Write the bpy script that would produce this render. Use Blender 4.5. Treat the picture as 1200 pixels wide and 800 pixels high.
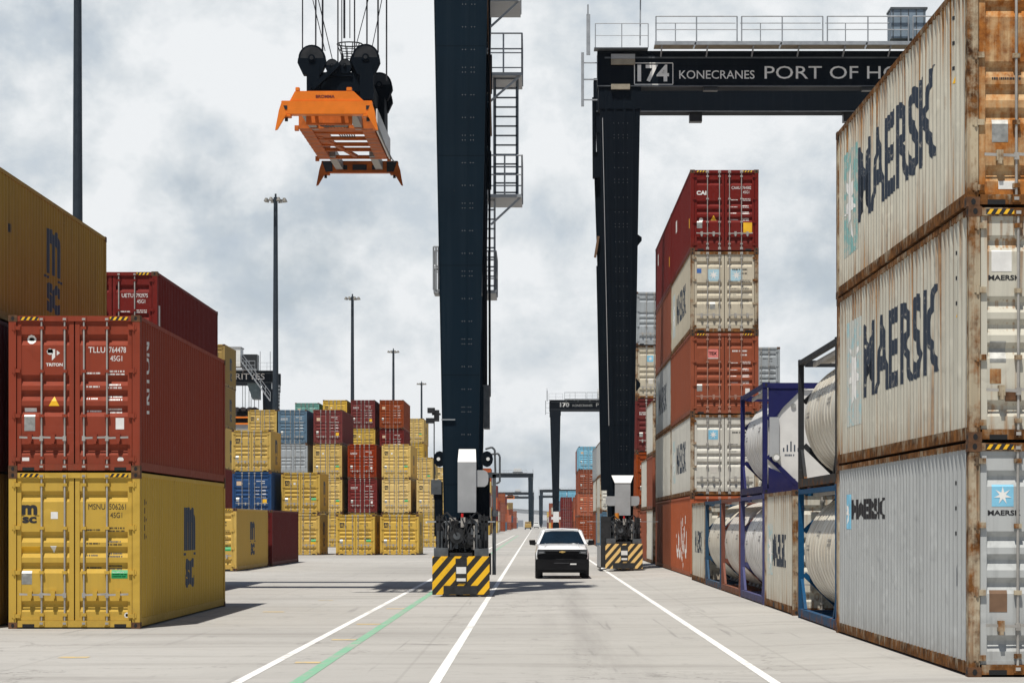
import bpy, bmesh, math, random
from mathutils import Vector, Matrix
random.seed(7)
R = math.radians
scene = bpy.context.scene
for o in list(bpy.data.objects):
    bpy.data.objects.remove(o)
C = scene.collection

# ------------------------------------------------------------------ camera, sky, sun, exposure
F, CH, VX, VY = 2800.0, 1.93, 627.0, 614.0
cam = bpy.data.cameras.new('camera')
cam.sensor_width = 36.0
cam.lens = F / 1200.0 * 36.0
cam.shift_x = -(VX - 600) / 1200.0
cam.shift_y = (VY - 400) / 1200.0
cam.clip_end = 9000
camo = bpy.data.objects.new('camera', cam)
camo.location = (0, 0, CH)
camo.rotation_euler = (R(90), 0, 0)
C.objects.link(camo)
scene.camera = camo

SUN = Vector((-0.13, -0.37, 1.0)).normalized()
SUN_STRENGTH = 5.0
sun = bpy.data.lights.new('sun', 'SUN')
sun.energy = SUN_STRENGTH
sun.angle = R(0.53)
sun.color = (1.0, 0.955, 0.88)
suno = bpy.data.objects.new('sun', sun)
suno.rotation_euler = (-SUN).to_track_quat('-Z', 'Y').to_euler()
suno.location = (0, 40, 120)
C.objects.link(suno)

world = bpy.data.worlds.new('World')
scene.world = world
world.use_nodes = True
wt = world.node_tree
wn, wl = wt.nodes, wt.links
wn.clear()
wout = wn.new('ShaderNodeOutputWorld')
wbg = wn.new('ShaderNodeBackground')
wbg.inputs['Strength'].default_value = 0.06
sky = wn.new('ShaderNodeTexSky')
sky.sky_type = 'NISHITA'
sky.sun_disc = False
sky.sun_elevation = math.asin(SUN.z)
sky.sun_rotation = math.atan2(SUN.x, SUN.y) % (2 * math.pi)
sky.dust_density = 0.7
sky.altitude = 10


def wmath(op, a, b=None, c=None, clamp=False):
    n = wn.new('ShaderNodeMath')
    n.operation = op
    n.use_clamp = clamp
    for i, v in enumerate((a, b, c)):
        if v is None:
            continue
        if isinstance(v, (int, float)):
            n.inputs[i].default_value = v
        else:
            wl.new(v, n.inputs[i])
    return n.outputs[0]


def wnoise(vec, scale, detail, rough, dist=0.0):
    n = wn.new('ShaderNodeTexNoise')
    n.inputs['Scale'].default_value = scale
    n.inputs['Detail'].default_value = detail
    n.inputs['Roughness'].default_value = rough
    n.inputs['Distortion'].default_value = dist
    wl.new(vec, n.inputs['Vector'])
    return n.outputs['Fac']


def wramp(fac, pts):
    n = wn.new('ShaderNodeValToRGB')
    e = n.color_ramp.elements
    while len(e) < len(pts):
        e.new(0.5)
    for k, (p, c) in enumerate(pts):
        e[k].position = p
        e[k].color = (*c, 1) if not isinstance(c, (int, float)) else (c, c, c, 1)
    wl.new(fac, n.inputs['Fac'])
    return n.outputs['Color']


wtc = wn.new('ShaderNodeTexCoord')
wmp = wn.new('ShaderNodeMapping')
wmp.inputs['Scale'].default_value = (1.0, 1.0, 1.2)
wmp.inputs['Location'].default_value = (0.37, 0.1, 0.22)
wl.new(wtc.outputs['Generated'], wmp.inputs['Vector'])
wsep = wn.new('ShaderNodeSeparateXYZ')
wl.new(wtc.outputs['Generated'], wsep.inputs[0])
elev = wsep.outputs['Z']
nbig = wnoise(wmp.outputs[0], 8.5, 10.0, 0.56, 0.12)      # cloud masses
nfine = wnoise(wmp.outputs[0], 21.0, 9.0, 0.62, 0.15)      # lit billows
cover_lo = wramp(nbig, [(0.37, 0.74), (0.46, 1.0)])
nhi = wnoise(wtc.outputs['Generated'], 2.4, 6.0, 0.55, 0.2)
cover_hi = wramp(nhi, [(0.56, 0.0), (0.72, 0.4)])
# the cloud bank lies ahead (+Y); overhead and behind the sky is mostly clear
ahead = wmath('MULTIPLY', wmath('SUBTRACT', 0.93, wsep.outputs['Y']), 4.0, clamp=True)
hi = wmath('MAXIMUM', wmath('MULTIPLY', wmath('SUBTRACT', elev, 0.26), 4.0, clamp=True), ahead)
mixc = wn.new('ShaderNodeMix')
mixc.data_type = 'RGBA'
wl.new(hi, mixc.inputs['Factor'])
wl.new(cover_lo, mixc.inputs[6])
wl.new(cover_hi, mixc.inputs[7])
lum = wmath('ADD', wmath('MULTIPLY', nbig, 0.62), wmath('MULTIPLY', nfine, 0.50))
ccol = wramp(lum, [(0.42, (8.9, 10.1, 11.5)), (0.50, (10.1, 11.1, 12.0)), (0.56, (12.2, 12.9, 13.4)), (0.63, (14.6, 15.0, 15.3))])
msky = wn.new('ShaderNodeMix')
msky.data_type = 'RGBA'
wl.new(mixc.outputs[2], msky.inputs['Factor'])
wl.new(sky.outputs[0], msky.inputs[6])
wl.new(ccol, msky.inputs[7])
wl.new(msky.outputs[2], wbg.inputs['Color'])
wl.new(wbg.outputs[0], wout.inputs['Surface'])

scene.view_settings.view_transform = 'Standard'
scene.view_settings.look = 'None'
scene.view_settings.gamma = 1.0
scene.view_settings.use_curve_mapping = False
scene.view_settings.exposure = 0.0
scene.render.engine = 'CYCLES'
scene.render.resolution_x, scene.render.resolution_y = 1024, 682
scene.cycles.max_bounces = 6
scene.cycles.volume_bounces = 0


def PX(x, s):          # picture column at a given scale (pixels per metre) -> world X
    return (x - VX) / s


def PZ(y, s):
    return CH + (VY - y) / s


# ------------------------------------------------------------------ materials
MATS = {}


class NT:
    def __init__(self, name):
        self.mat = bpy.data.materials.new(name)
        self.mat.use_nodes = True
        self.t = self.mat.node_tree
        self.n, self.l = self.t.nodes, self.t.links
        self.b = self.n['Principled BSDF']

    def set(self, sock, v):
        if isinstance(v, (int, float)):
            sock.default_value = v
        elif isinstance(v, tuple):
            sock.default_value = (*v, 1) if len(v) == 3 and sock.type == 'RGBA' else v
        else:
            self.l.new(v, sock)

    def math(self, op, a, b=0.0, clamp=False):
        n = self.n.new('ShaderNodeMath')
        n.operation = op
        n.use_clamp = clamp
        self.set(n.inputs[0], a)
        self.set(n.inputs[1], b)
        return n.outputs[0]

    def noise(self, vec, scale, detail=4.0, rough=0.55, dist=0.0):
        n = self.n.new('ShaderNodeTexNoise')
        n.inputs['Scale'].default_value = scale
        n.inputs['Detail'].default_value = detail
        n.inputs['Roughness'].default_value = rough
        n.inputs['Distortion'].default_value = dist
        self.l.new(vec, n.inputs['Vector'])
        return n.outputs['Fac']

    def mapping(self, vec, scale, loc=(0, 0, 0)):
        n = self.n.new('ShaderNodeMapping')
        n.inputs['Scale'].default_value = scale
        n.inputs['Location'].default_value = loc
        self.l.new(vec, n.inputs['Vector'])
        return n.outputs[0]

    def maprange(self, v, a, b, c=0.0, d=1.0):
        n = self.n.new('ShaderNodeMapRange')
        self.set(n.inputs[0], v)
        for i, x in enumerate((a, b, c, d)):
            self.set(n.inputs[i + 1], x)
        return n.outputs[0]

    def mix(self, fac, a, b):
        n = self.n.new('ShaderNodeMix')
        n.data_type = 'RGBA'
        self.set(n.inputs[0], fac)
        self.set(n.inputs[6], a)
        self.set(n.inputs[7], b)
        return n.outputs[2]

    def coord(self):
        tc = self.n.new('ShaderNodeTexCoord')
        return tc.outputs['Object']

    def seeded(self):
        at = self.n.new('ShaderNodeAttribute')
        at.attribute_type = 'OBJECT'
        at.attribute_name = 'seed'
        va = self.n.new('ShaderNodeVectorMath')
        va.operation = 'MULTIPLY_ADD'
        va.inputs[1].default_value = (1, 1, 1)
        cb = self.n.new('ShaderNodeCombineXYZ')
        for i in range(3):
            self.l.new(at.outputs['Fac'], cb.inputs[i])
        co = self.coord()
        self.l.new(co, va.inputs[0])
        self.l.new(cb.outputs[0], va.inputs[2])
        return co, va.outputs[0], at.outputs['Fac']

    def bump(self, h, strength, dist):
        n = self.n.new('ShaderNodeBump')
        n.inputs['Strength'].default_value = strength
        n.inputs['Distance'].default_value = dist
        self.l.new(h, n.inputs['Height'])
        self.l.new(n.outputs[0], self.b.inputs['Normal'])


def paint(name, col, rust=0.15, dirt=0.25, fade=0.2, rough=0.6, drip=0.0, spec=0.06, soft=0.075, rcol=((0.085, 0.034, 0.016), (0.30, 0.125, 0.04))):
    """weathered container paint: fading, grime runs, rust blotches and rust runs"""
    if name in MATS:
        return MATS[name]
    t = NT(name)
    co, v, seed = t.seeded()
    sep = t.n.new('ShaderNodeSeparateXYZ')
    t.l.new(co, sep.inputs[0])
    z = sep.outputs['Z']
    big = t.noise(v, 0.55, 3, 0.5)
    grain = t.noise(v, 7.0, 6, 0.65)
    pale = tuple(min(0.85, c * 0.86 + 0.035) for c in col)
    base = t.mix(t.math('MULTIPLY', t.maprange(big, 0.35, 0.7), fade), col, pale)
    # each container its own shade
    sh = t.math('FRACT', t.math('MULTIPLY', seed, 7.31))
    hs = t.n.new('ShaderNodeHueSaturation')
    t.set(hs.inputs['Value'], t.maprange(sh, 0, 1, 0.88, 1.1))
    t.set(hs.inputs['Saturation'], t.maprange(t.math('FRACT', t.math('MULTIPLY', seed, 3.7)), 0, 1, 0.9, 1.08))
    t.set(hs.inputs['Color'], base)
    base = hs.outputs[0]
    runs = t.noise(t.mapping(v, (7.0, 7.0, 0.32)), 1.6, 5, 0.6)
    dm = t.math('MULTIPLY', t.maprange(runs, 0.48, 0.74), dirt)
    base = t.mix(dm, base, tuple(c * 0.38 + 0.022 for c in col))
    # grime along the bottom rail
    low = t.math('MULTIPLY', t.maprange(z, 0.0, 0.55, 1.0, 0.0), t.maprange(grain, 0.3, 0.7, 0.1, 0.75))
    base = t.mix(t.math('MULTIPLY', low, 0.25 + dirt * 0.7), base, (0.11, 0.075, 0.045))
    # pale scrapes along the side
    sc = t.noise(t.mapping(v, (0.5, 0.5, 9.0), (2, 5, 1)), 1.7, 4, 0.6)
    base = t.mix(t.math('MULTIPLY', t.maprange(sc, 0.66, 0.72), t.maprange(big, 0.45, 0.6, 0.0, 0.3)), base, tuple(min(0.8, c * 0.9 + 0.09) for c in col))
    # rust
    edge = t.math('ADD', t.maprange(z, 0.02, 0.35, 0.12, 0.0), t.maprange(z, 2.4, 2.9, 0.0, 0.10))
    rn = t.math('ADD', t.math('ADD', t.math('MULTIPLY', t.noise(v, 2.3, 8, 0.68), 0.62),
                              t.math('MULTIPLY', t.noise(t.mapping(v, (9, 9, 0.45)), 1.3, 5, 0.6), 0.38)), edge)
    th = 0.735 - 0.30 * rust
    rm = t.maprange(rn, th, th + soft)
    if drip:
        dn = t.noise(t.mapping(v, (11, 11, 0.10), (3, 1, 0)), 1.25, 3, 0.55)
        lvl = t.math('SUBTRACT', dn, t.maprange(z, 1.3, 2.9, 0.17, -0.02))
        rm = t.math('MAXIMUM', rm, t.math('MULTIPLY', t.maprange(lvl, 0.47, 0.60), drip))
        lvl2 = t.math('SUBTRACT', t.noise(t.mapping(v, (13, 13, 0.15), (8, 2, 0)), 1.1, 3, 0.5), t.maprange(z, 0.2, 1.2, 0.0, 0.16))
        rm = t.math('MAXIMUM', rm, t.math('MULTIPLY', t.maprange(lvl2, 0.47, 0.62), drip * 0.8))
    mid = t.noise(v, 1.7, 5, 0.6)
    rc = t.mix(t.maprange(t.math('ADD', t.math('MULTIPLY', grain, 0.6), t.math('MULTIPLY', mid, 0.4)), 0.38, 0.62), rcol[0], rcol[1])
    base = t.mix(rm, base, rc)
    t.set(t.b.inputs['Base Color'], base)
    t.set(t.b.inputs['Roughness'], t.math('ADD', t.math('MULTIPLY', rm, 0.35), t.maprange(grain, 0.3, 0.7, rough - 0.08, rough + 0.1)))
    t.set(t.b.inputs['Specular IOR Level'], spec)
    dent = t.maprange(t.noise(v, 1.9, 2, 0.4), 0.58, 0.75)
    t.bump(t.math('ADD', t.math('ADD', big, t.math('MULTIPLY', dent, 0.35)), t.math('MULTIPLY', rm, 0.03)), 0.5, 0.06)
    MATS[name] = t.mat
    return t.mat


def plain(name, col, rough=0.5, metal=0.0, var=0.15, spec=0.4, scale=3.0):
    if name in MATS:
        return MATS[name]
    t = NT(name)
    co, v, seed = t.seeded()
    n = t.noise(v, scale, 5, 0.6)
    t.set(t.b.inputs['Base Color'], t.mix(t.maprange(n, 0.3, 0.7), tuple(c * (1 - var) for c in col), tuple(min(1, c * (1 + var)) for c in col)))
    t.set(t.b.inputs['Roughness'], t.maprange(n, 0.3, 0.7, max(0.03, rough - 0.07), min(1, rough + 0.1)))
    t.set(t.b.inputs['Metallic'], metal)
    t.set(t.b.inputs['Specular IOR Level'], spec)
    MATS[name] = t.mat
    return t.mat


def worn(name, col, under, amount=0.35, rough=0.6, scale=9.0):
    """lettering / stickers that have partly worn away"""
    if name in MATS:
        return MATS[name]
    t = NT(name)
    co, v, seed = t.seeded()
    n = t.noise(v, scale, 7, 0.7)
    m = t.maprange(n, 0.62 - amount * 0.3, 0.72 - amount * 0.3)
    t.set(t.b.inputs['Base Color'], t.mix(t.math('MULTIPLY', m, 0.85), col, under))
    t.set(t.b.inputs['Roughness'], rough)
    MATS[name] = t.mat
    return t.mat


YEL = paint('yellow_paint', (0.60, 0.40, 0.095), 0.10, 0.18, 0.16)
YEL2 = paint('pale_yellow_paint', (0.68, 0.47, 0.14), 0.10, 0.22, 0.3)
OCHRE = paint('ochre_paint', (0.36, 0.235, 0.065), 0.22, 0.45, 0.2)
RED = paint('red_oxide_paint', (0.255, 0.043, 0.019), 0.14, 0.3, 0.10)
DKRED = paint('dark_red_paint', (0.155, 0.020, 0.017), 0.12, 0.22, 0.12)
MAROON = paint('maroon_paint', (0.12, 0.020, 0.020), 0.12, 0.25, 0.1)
RUSTY = paint('rust_red_paint', (0.27, 0.066, 0.027), 0.35, 0.3, 0.15)
ORANGE = paint('orange_paint', (0.47, 0.105, 0.03), 0.12, 0.3, 0.2)
BROWN = paint('brown_paint', (0.27, 0.075, 0.03), 0.4, 0.35, 0.12)
BLUE = paint('blue_paint', (0.028, 0.07, 0.17), 0.1, 0.2, 0.15)
NAVY = paint('slate_blue_paint', (0.10, 0.17, 0.24), 0.12, 0.3, 0.2)
SKYB = paint('sky_blue_paint', (0.16, 0.45, 0.62), 0.1, 0.2, 0.2)
TEAL = paint('teal_paint', (0.14, 0.34, 0.29), 0.15, 0.3, 0.25)
GREY = paint('grey_paint', (0.36, 0.39, 0.41), 0.12, 0.35, 0.2)
WHITE = paint('white_paint', (0.62, 0.60, 0.53), 0.28, 0.35, 0.1)
CREAM = paint('cream_paint', (0.60, 0.54, 0.42), 0.25, 0.35, 0.1)
MGREY = paint('pale_grey_paint', (0.47, 0.485, 0.48), 0.16, 0.45, 0.15)
MWORN = paint('worn_cream_grey_paint', (0.60, 0.575, 0.49), 0.36, 0.36, 0.1, drip=0.85, soft=0.12, rcol=((0.15, 0.06, 0.022), (0.42, 0.21, 0.07)))
MWORN2 = paint('worn_grey_paint', (0.60, 0.57, 0.48), 0.42, 0.4, 0.1, drip=1.0, soft=0.14, rcol=((0.15, 0.06, 0.022), (0.44, 0.21, 0.065)))
MRUST = paint('rusted_through_paint', (0.54, 0.38, 0.22), 1.12, 0.5, 0.2, 0.7, drip=0.9, soft=0.15, rcol=((0.15, 0.045, 0.014), (0.50, 0.20, 0.05)))
FRUST = paint('rusty_frame_paint', (0.47, 0.40, 0.29), 0.93, 0.5, 0.1, 0.6, drip=0.8, soft=0.12, rcol=((0.04, 0.02, 0.011), (0.27, 0.115, 0.036)))
CAST = plain('casting_rust', (0.115, 0.058, 0.03), 0.8, 0.0, 0.45, 0.2, 8)
DARK = plain('dark_gap', (0.012, 0.012, 0.013), 0.8)
GASKET = plain('rubber_gasket', (0.02, 0.02, 0.02), 0.7)
GALV = plain('galvanised_steel', (0.42, 0.40, 0.37), 0.5, 0.35, 0.25)
BARRED = plain('bar_red', (0.36, 0.20, 0.15), 0.55, 0.1, 0.3)
BLK = plain('black_lettering', (0.022, 0.022, 0.025), 0.55)
NVY = plain('navy_lettering', (0.03, 0.045, 0.075), 0.55)
NVYW = worn('worn_navy_lettering', (0.022, 0.034, 0.055), (0.35, 0.33, 0.29), 0.16)
WHT = plain('white_lettering', (0.78, 0.77, 0.74), 0.55)
WHTW = worn('worn_white_lettering', (0.74, 0.72, 0.68), (0.5, 0.16, 0.07), 0.2)
SBLUE = plain('light_blue_sticker', (0.22, 0.53, 0.72), 0.5)
SBLUEW = worn('worn_light_blue_sticker', (0.36, 0.54, 0.56), (0.56, 0.54, 0.48), 0.72, scale=4)
STEAL = worn('worn_teal_sticker', (0.22, 0.44, 0.42), (0.55, 0.50, 0.42), 0.60, scale=4)
SGREEN = plain('green_sticker', (0.02, 0.32, 0.10), 0.5)
SYEL = plain('yellow_sticker', (0.85, 0.48, 0.02), 0.5)
SRED = plain('red_sticker', (0.62, 0.06, 0.05), 0.5)
SPLATE = plain('metal_data_plate', (0.36, 0.36, 0.34), 0.45, 0.5, 0.3, scale=9)
SBROWN = plain('brown_placard', (0.17, 0.10, 0.06), 0.8, 0, 0.3)
CRANE = plain('navy_crane_paint', (0.0050, 0.0145, 0.0250), 0.6, 0.0, 0.2, 0.05, 0.7)
CRANE2 = plain('black_blue_crane_paint', (0.0035, 0.0075, 0.0135), 0.6, 0.0, 0.25, 0.05, 1.2)
CRANEF = plain('grey_blue_crane_paint', (0.055, 0.075, 0.105), 0.5, 0.0, 0.2)


def craneskin(name, col, dust):
    t = NT(name)
    co, v, seed = t.seeded()
    st = t.noise(t.mapping(v, (4.0, 4.0, 0.12)), 1.0, 6, 0.65)
    pl = t.noise(v, 0.35, 4, 0.55)
    g = t.noise(v, 5.0, 6, 0.7)
    sp = t.n.new('ShaderNodeSeparateXYZ')
    t.l.new(co, sp.inputs[0])
    joint = t.math('LESS_THAN', t.math('FRACT', t.math('MULTIPLY', sp.outputs['Z'], 0.333)), 0.008)
    b_ = t.mix(t.math('MULTIPLY', t.maprange(st, 0.48, 0.75), 0.55), col, dust)
    b_ = t.mix(t.math('MULTIPLY', t.maprange(pl, 0.4, 0.65), 0.35), b_, tuple(c * 0.55 for c in col))
    b_ = t.mix(t.math('MULTIPLY', t.maprange(g, 0.70, 0.76), 0.5), b_, (0.06, 0.045, 0.035))
    b_ = t.mix(t.math('MULTIPLY', joint, 0.7), b_, tuple(c * 0.3 for c in col))
    t.set(t.b.inputs['Base Color'], b_)
    t.set(t.b.inputs['Roughness'], t.maprange(pl, 0.3, 0.7, 0.5, 0.72))
    t.set(t.b.inputs['Specular IOR Level'], 0.07)
    t.bump(t.math('ADD', pl, t.math('MULTIPLY', st, 0.3)), 0.35, 0.05)
    return t.mat


CRANE = craneskin('navy_crane_steel', (0.0050, 0.0145, 0.0250), (0.018, 0.030, 0.042))
CRANE2 = craneskin('dark_crane_steel', (0.0035, 0.0072, 0.0125), (0.014, 0.019, 0.025))
MACH = plain('greasy_machinery', (0.018, 0.019, 0.021), 0.42, 0.0, 0.5, 0.5, 7)
MGREEN = plain('motor_grey', (0.09, 0.10, 0.11), 0.45, 0.2, 0.3, 0.5, 5)
PGREY = plain('grey_cabinet_paint', (0.36, 0.37, 0.38), 0.45, 0.0, 0.08)
PWHITE = plain('white_cabinet_paint', (0.74, 0.74, 0.72), 0.4, 0.0, 0.05)
RAIL = plain('galvanised_rail', (0.36, 0.38, 0.40), 0.5, 0.4, 0.15)
WALK = plain('grating_walkway', (0.33, 0.29, 0.22), 0.7, 0.2, 0.2)
RUB = plain('tyre_rubber', (0.017, 0.017, 0.018), 0.75, 0, 0.3, 0.3, 6)
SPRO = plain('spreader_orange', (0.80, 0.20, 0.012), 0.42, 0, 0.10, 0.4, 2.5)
SPRD = plain('spreader_orange_shaded', (0.52, 0.125, 0.018), 0.6, 0, 0.35, 0.3, 2.5)  # darker copy of the orange, shade painted into frame underside and rear beam
STEEL = plain('greased_steel', (0.32, 0.31, 0.29), 0.45, 0.5, 0.25)
ROPE = plain('wire_rope', (0.045, 0.045, 0.05), 0.6, 0.3, 0.2)
POLEM = plain('dark_pole_paint', (0.018, 0.028, 0.04), 0.5, 0.1, 0.15)
LAMPM = plain('lamp_housing', (0.20, 0.19, 0.17), 0.5, 0.2, 0.2)
REDL = plain('red_lens', (0.6, 0.02, 0.02), 0.3)


def stripes(name, a, b, freq, skew=1.0):
    t = NT(name)
    co = t.coord()
    sep = t.n.new('ShaderNodeSeparateXYZ')
    t.l.new(co, sep.inputs[0])
    q = t.math('FRACT', t.math('MULTIPLY', t.math('SUBTRACT', sep.outputs['X'], t.math('MULTIPLY', sep.outputs['Z'], skew)), freq))
    m = t.math('GREATER_THAN', q, 0.5)
    n = t.noise(co, 6.0, 7, 0.7)
    aa = t.mix(t.maprange(n, 0.55, 0.75), a, tuple(c * 0.55 + 0.02 for c in a))
    t.set(t.b.inputs['Base Color'], t.mix(m, aa, b))
    t.set(t.b.inputs['Roughness'], 0.5)
    return t.mat


HAZY = stripes('hazard_stripes', (0.88, 0.50, 0.01), (0.02, 0.018, 0.014), 2.75, 0.86)
HAZP = stripes('pale_hazard_stripes', (0.80, 0.53, 0.19), (0.03, 0.026, 0.02), 3.1, 0.86)

# ground concrete
t = NT('concrete')
co = t.coord()
n1 = t.noise(co, 0.055, 6, 0.6, 0.4)
n2 = t.noise(t.mapping(co, (0.12, 0.75, 1)), 1.0, 6, 0.62)
n3 = t.noise(co, 3.2, 8, 0.7)
n4 = t.noise(co, 28.0, 4, 0.6)
base = t.mix(t.maprange(n1, 0.32, 0.68), (0.342, 0.331, 0.309), (0.478, 0.462, 0.431))
base = t.mix(t.math('MULTIPLY', t.maprange(n2, 0.50, 0.72), 0.62), base, (0.24, 0.225, 0.205))
n6 = t.noise(t.mapping(co, (0.25, 1.6, 1), (7, 3, 0)), 1.0, 7, 0.68)
base = t.mix(t.math('MULTIPLY', t.maprange(n6, 0.55, 0.72), 0.5), base, (0.47, 0.45, 0.41))
base = t.mix(t.math('MULTIPLY', t.maprange(n3, 0.55, 0.75), 0.42), base, (0.22, 0.208, 0.195))
base = t.mix(t.math('MULTIPLY', t.maprange(n4, 0.35, 0.65), 0.14), base, (0.29, 0.275, 0.25))
br = t.n.new('ShaderNodeTexBrick')          # slab joints
br.offset = 0.0
br.inputs['Scale'].default_value = 1.0
br.inputs['Brick Width'].default_value = 5.3
br.inputs['Row Height'].default_value = 7.6
br.inputs['Mortar Size'].default_value = 0.028
br.inputs['Mortar Smooth'].default_value = 0.4
br.inputs['Color1'].default_value = (0, 0, 0, 1)
br.inputs['Color2'].default_value = (0.22, 0.22, 0.22, 1)
br.inputs['Mortar'].default_value = (1, 1, 1, 1)
t.l.new(t.mapping(co, (1, 1, 1), (1.7, 2.2, 0)), br.inputs['Vector'])
base = t.mix(t.math('MULTIPLY', br.outputs['Color'], 0.24), base, (0.20, 0.19, 0.175))
# oil spots and tyre scrub along the lanes
sx = t.n.new('ShaderNodeSeparateXYZ')
t.l.new(co, sx.inputs[0])
lane = t.math('SUBTRACT', 1.0, t.math('MULTIPLY', t.math('ABSOLUTE', t.math('SUBTRACT', sx.outputs['X'], 0.9)), 0.9), clamp=True)
n5 = t.noise(t.mapping(co, (1.5, 0.06, 1)), 1.0, 5, 0.6)
base = t.mix(t.math('MULTIPLY', t.math('MULTIPLY', lane, t.maprange(n5, 0.42, 0.66)), 0.5), base, (0.20, 0.19, 0.18))
vor = t.n.new('ShaderNodeTexVoronoi')
vor.feature = 'DISTANCE_TO_EDGE'
vor.inputs['Scale'].default_value = 0.21
va = t.n.new('ShaderNodeVectorMath')
va.operation = 'ADD'
cbn = t.n.new('ShaderNodeCombineXYZ')
t.l.new(t.math('MULTIPLY', t.noise(co, 0.9, 5, 0.7), 2.4), cbn.inputs[0])
t.l.new(t.math('MULTIPLY', t.noise(co, 1.1, 5, 0.7), 2.4), cbn.inputs[1])
t.l.new(co, va.inputs[0])
t.l.new(cbn.outputs[0], va.inputs[1])
t.l.new(va.outputs[0], vor.inputs['Vector'])
crack = t.math('MULTIPLY', t.maprange(vor.outputs['Distance'], 0.0, 0.006, 1, 0), t.maprange(n1, 0.42, 0.55))
base = t.mix(t.math('MULTIPLY', crack, 0.75), base, (0.13, 0.12, 0.11))
# oil drips and rubber scuffs of odd shapes
sp_ = t.noise(t.mapping(co, (0.9, 0.45, 1), (4, 9, 0)), 1.0, 6, 0.7, 0.6)
base = t.mix(t.math('MULTIPLY', t.maprange(sp_, 0.62, 0.72), 0.6), base, (0.13, 0.125, 0.12))
sk = t.noise(t.mapping(co, (4.5, 0.10, 1), (1, 2, 0)), 1.0, 3, 0.5, 0.8)
base = t.mix(t.math('MULTIPLY', t.maprange(sk, 0.66, 0.74), 0.4), base, (0.16, 0.155, 0.15))
t.set(t.b.inputs['Base Color'], base)
t.set(t.b.inputs['Roughness'], t.maprange(n3, 0.3, 0.7, 0.78, 0.95))
t.set(t.b.inputs['Specular IOR Level'], 0.25)
t.bump(t.math('ADD', t.math('MULTIPLY', n3, 0.5), n4), 0.25, 0.01)
CONC = t.mat


def roadpaint(name, col, wear):
    t = NT(name)
    co = t.coord()
    n = t.noise(co, 5.0, 8, 0.72)
    n2 = t.noise(co, 0.35, 4, 0.6)
    m = t.maprange(t.math('ADD', n, t.math('MULTIPLY', t.math('SUBTRACT', n2, 0.5), 0.5)), 0.66 - wear * 0.28, 0.78 - wear * 0.28)
    t.set(t.b.inputs['Base Color'], t.mix(t.math('MULTIPLY', m, 0.9), col, (0.39, 0.37, 0.335)))
    t.set(t.b.inputs['Roughness'], 0.7)
    return t.mat


RWHITE = roadpaint('white_road_paint', (0.80, 0.79, 0.76), 0.42)
RGREEN = roadpaint('green_road_paint', (0.21, 0.43, 0.28), 0.52)
RYEL = roadpaint('faded_yellow_road_paint', (0.62, 0.46, 0.20), 0.62)


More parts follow.
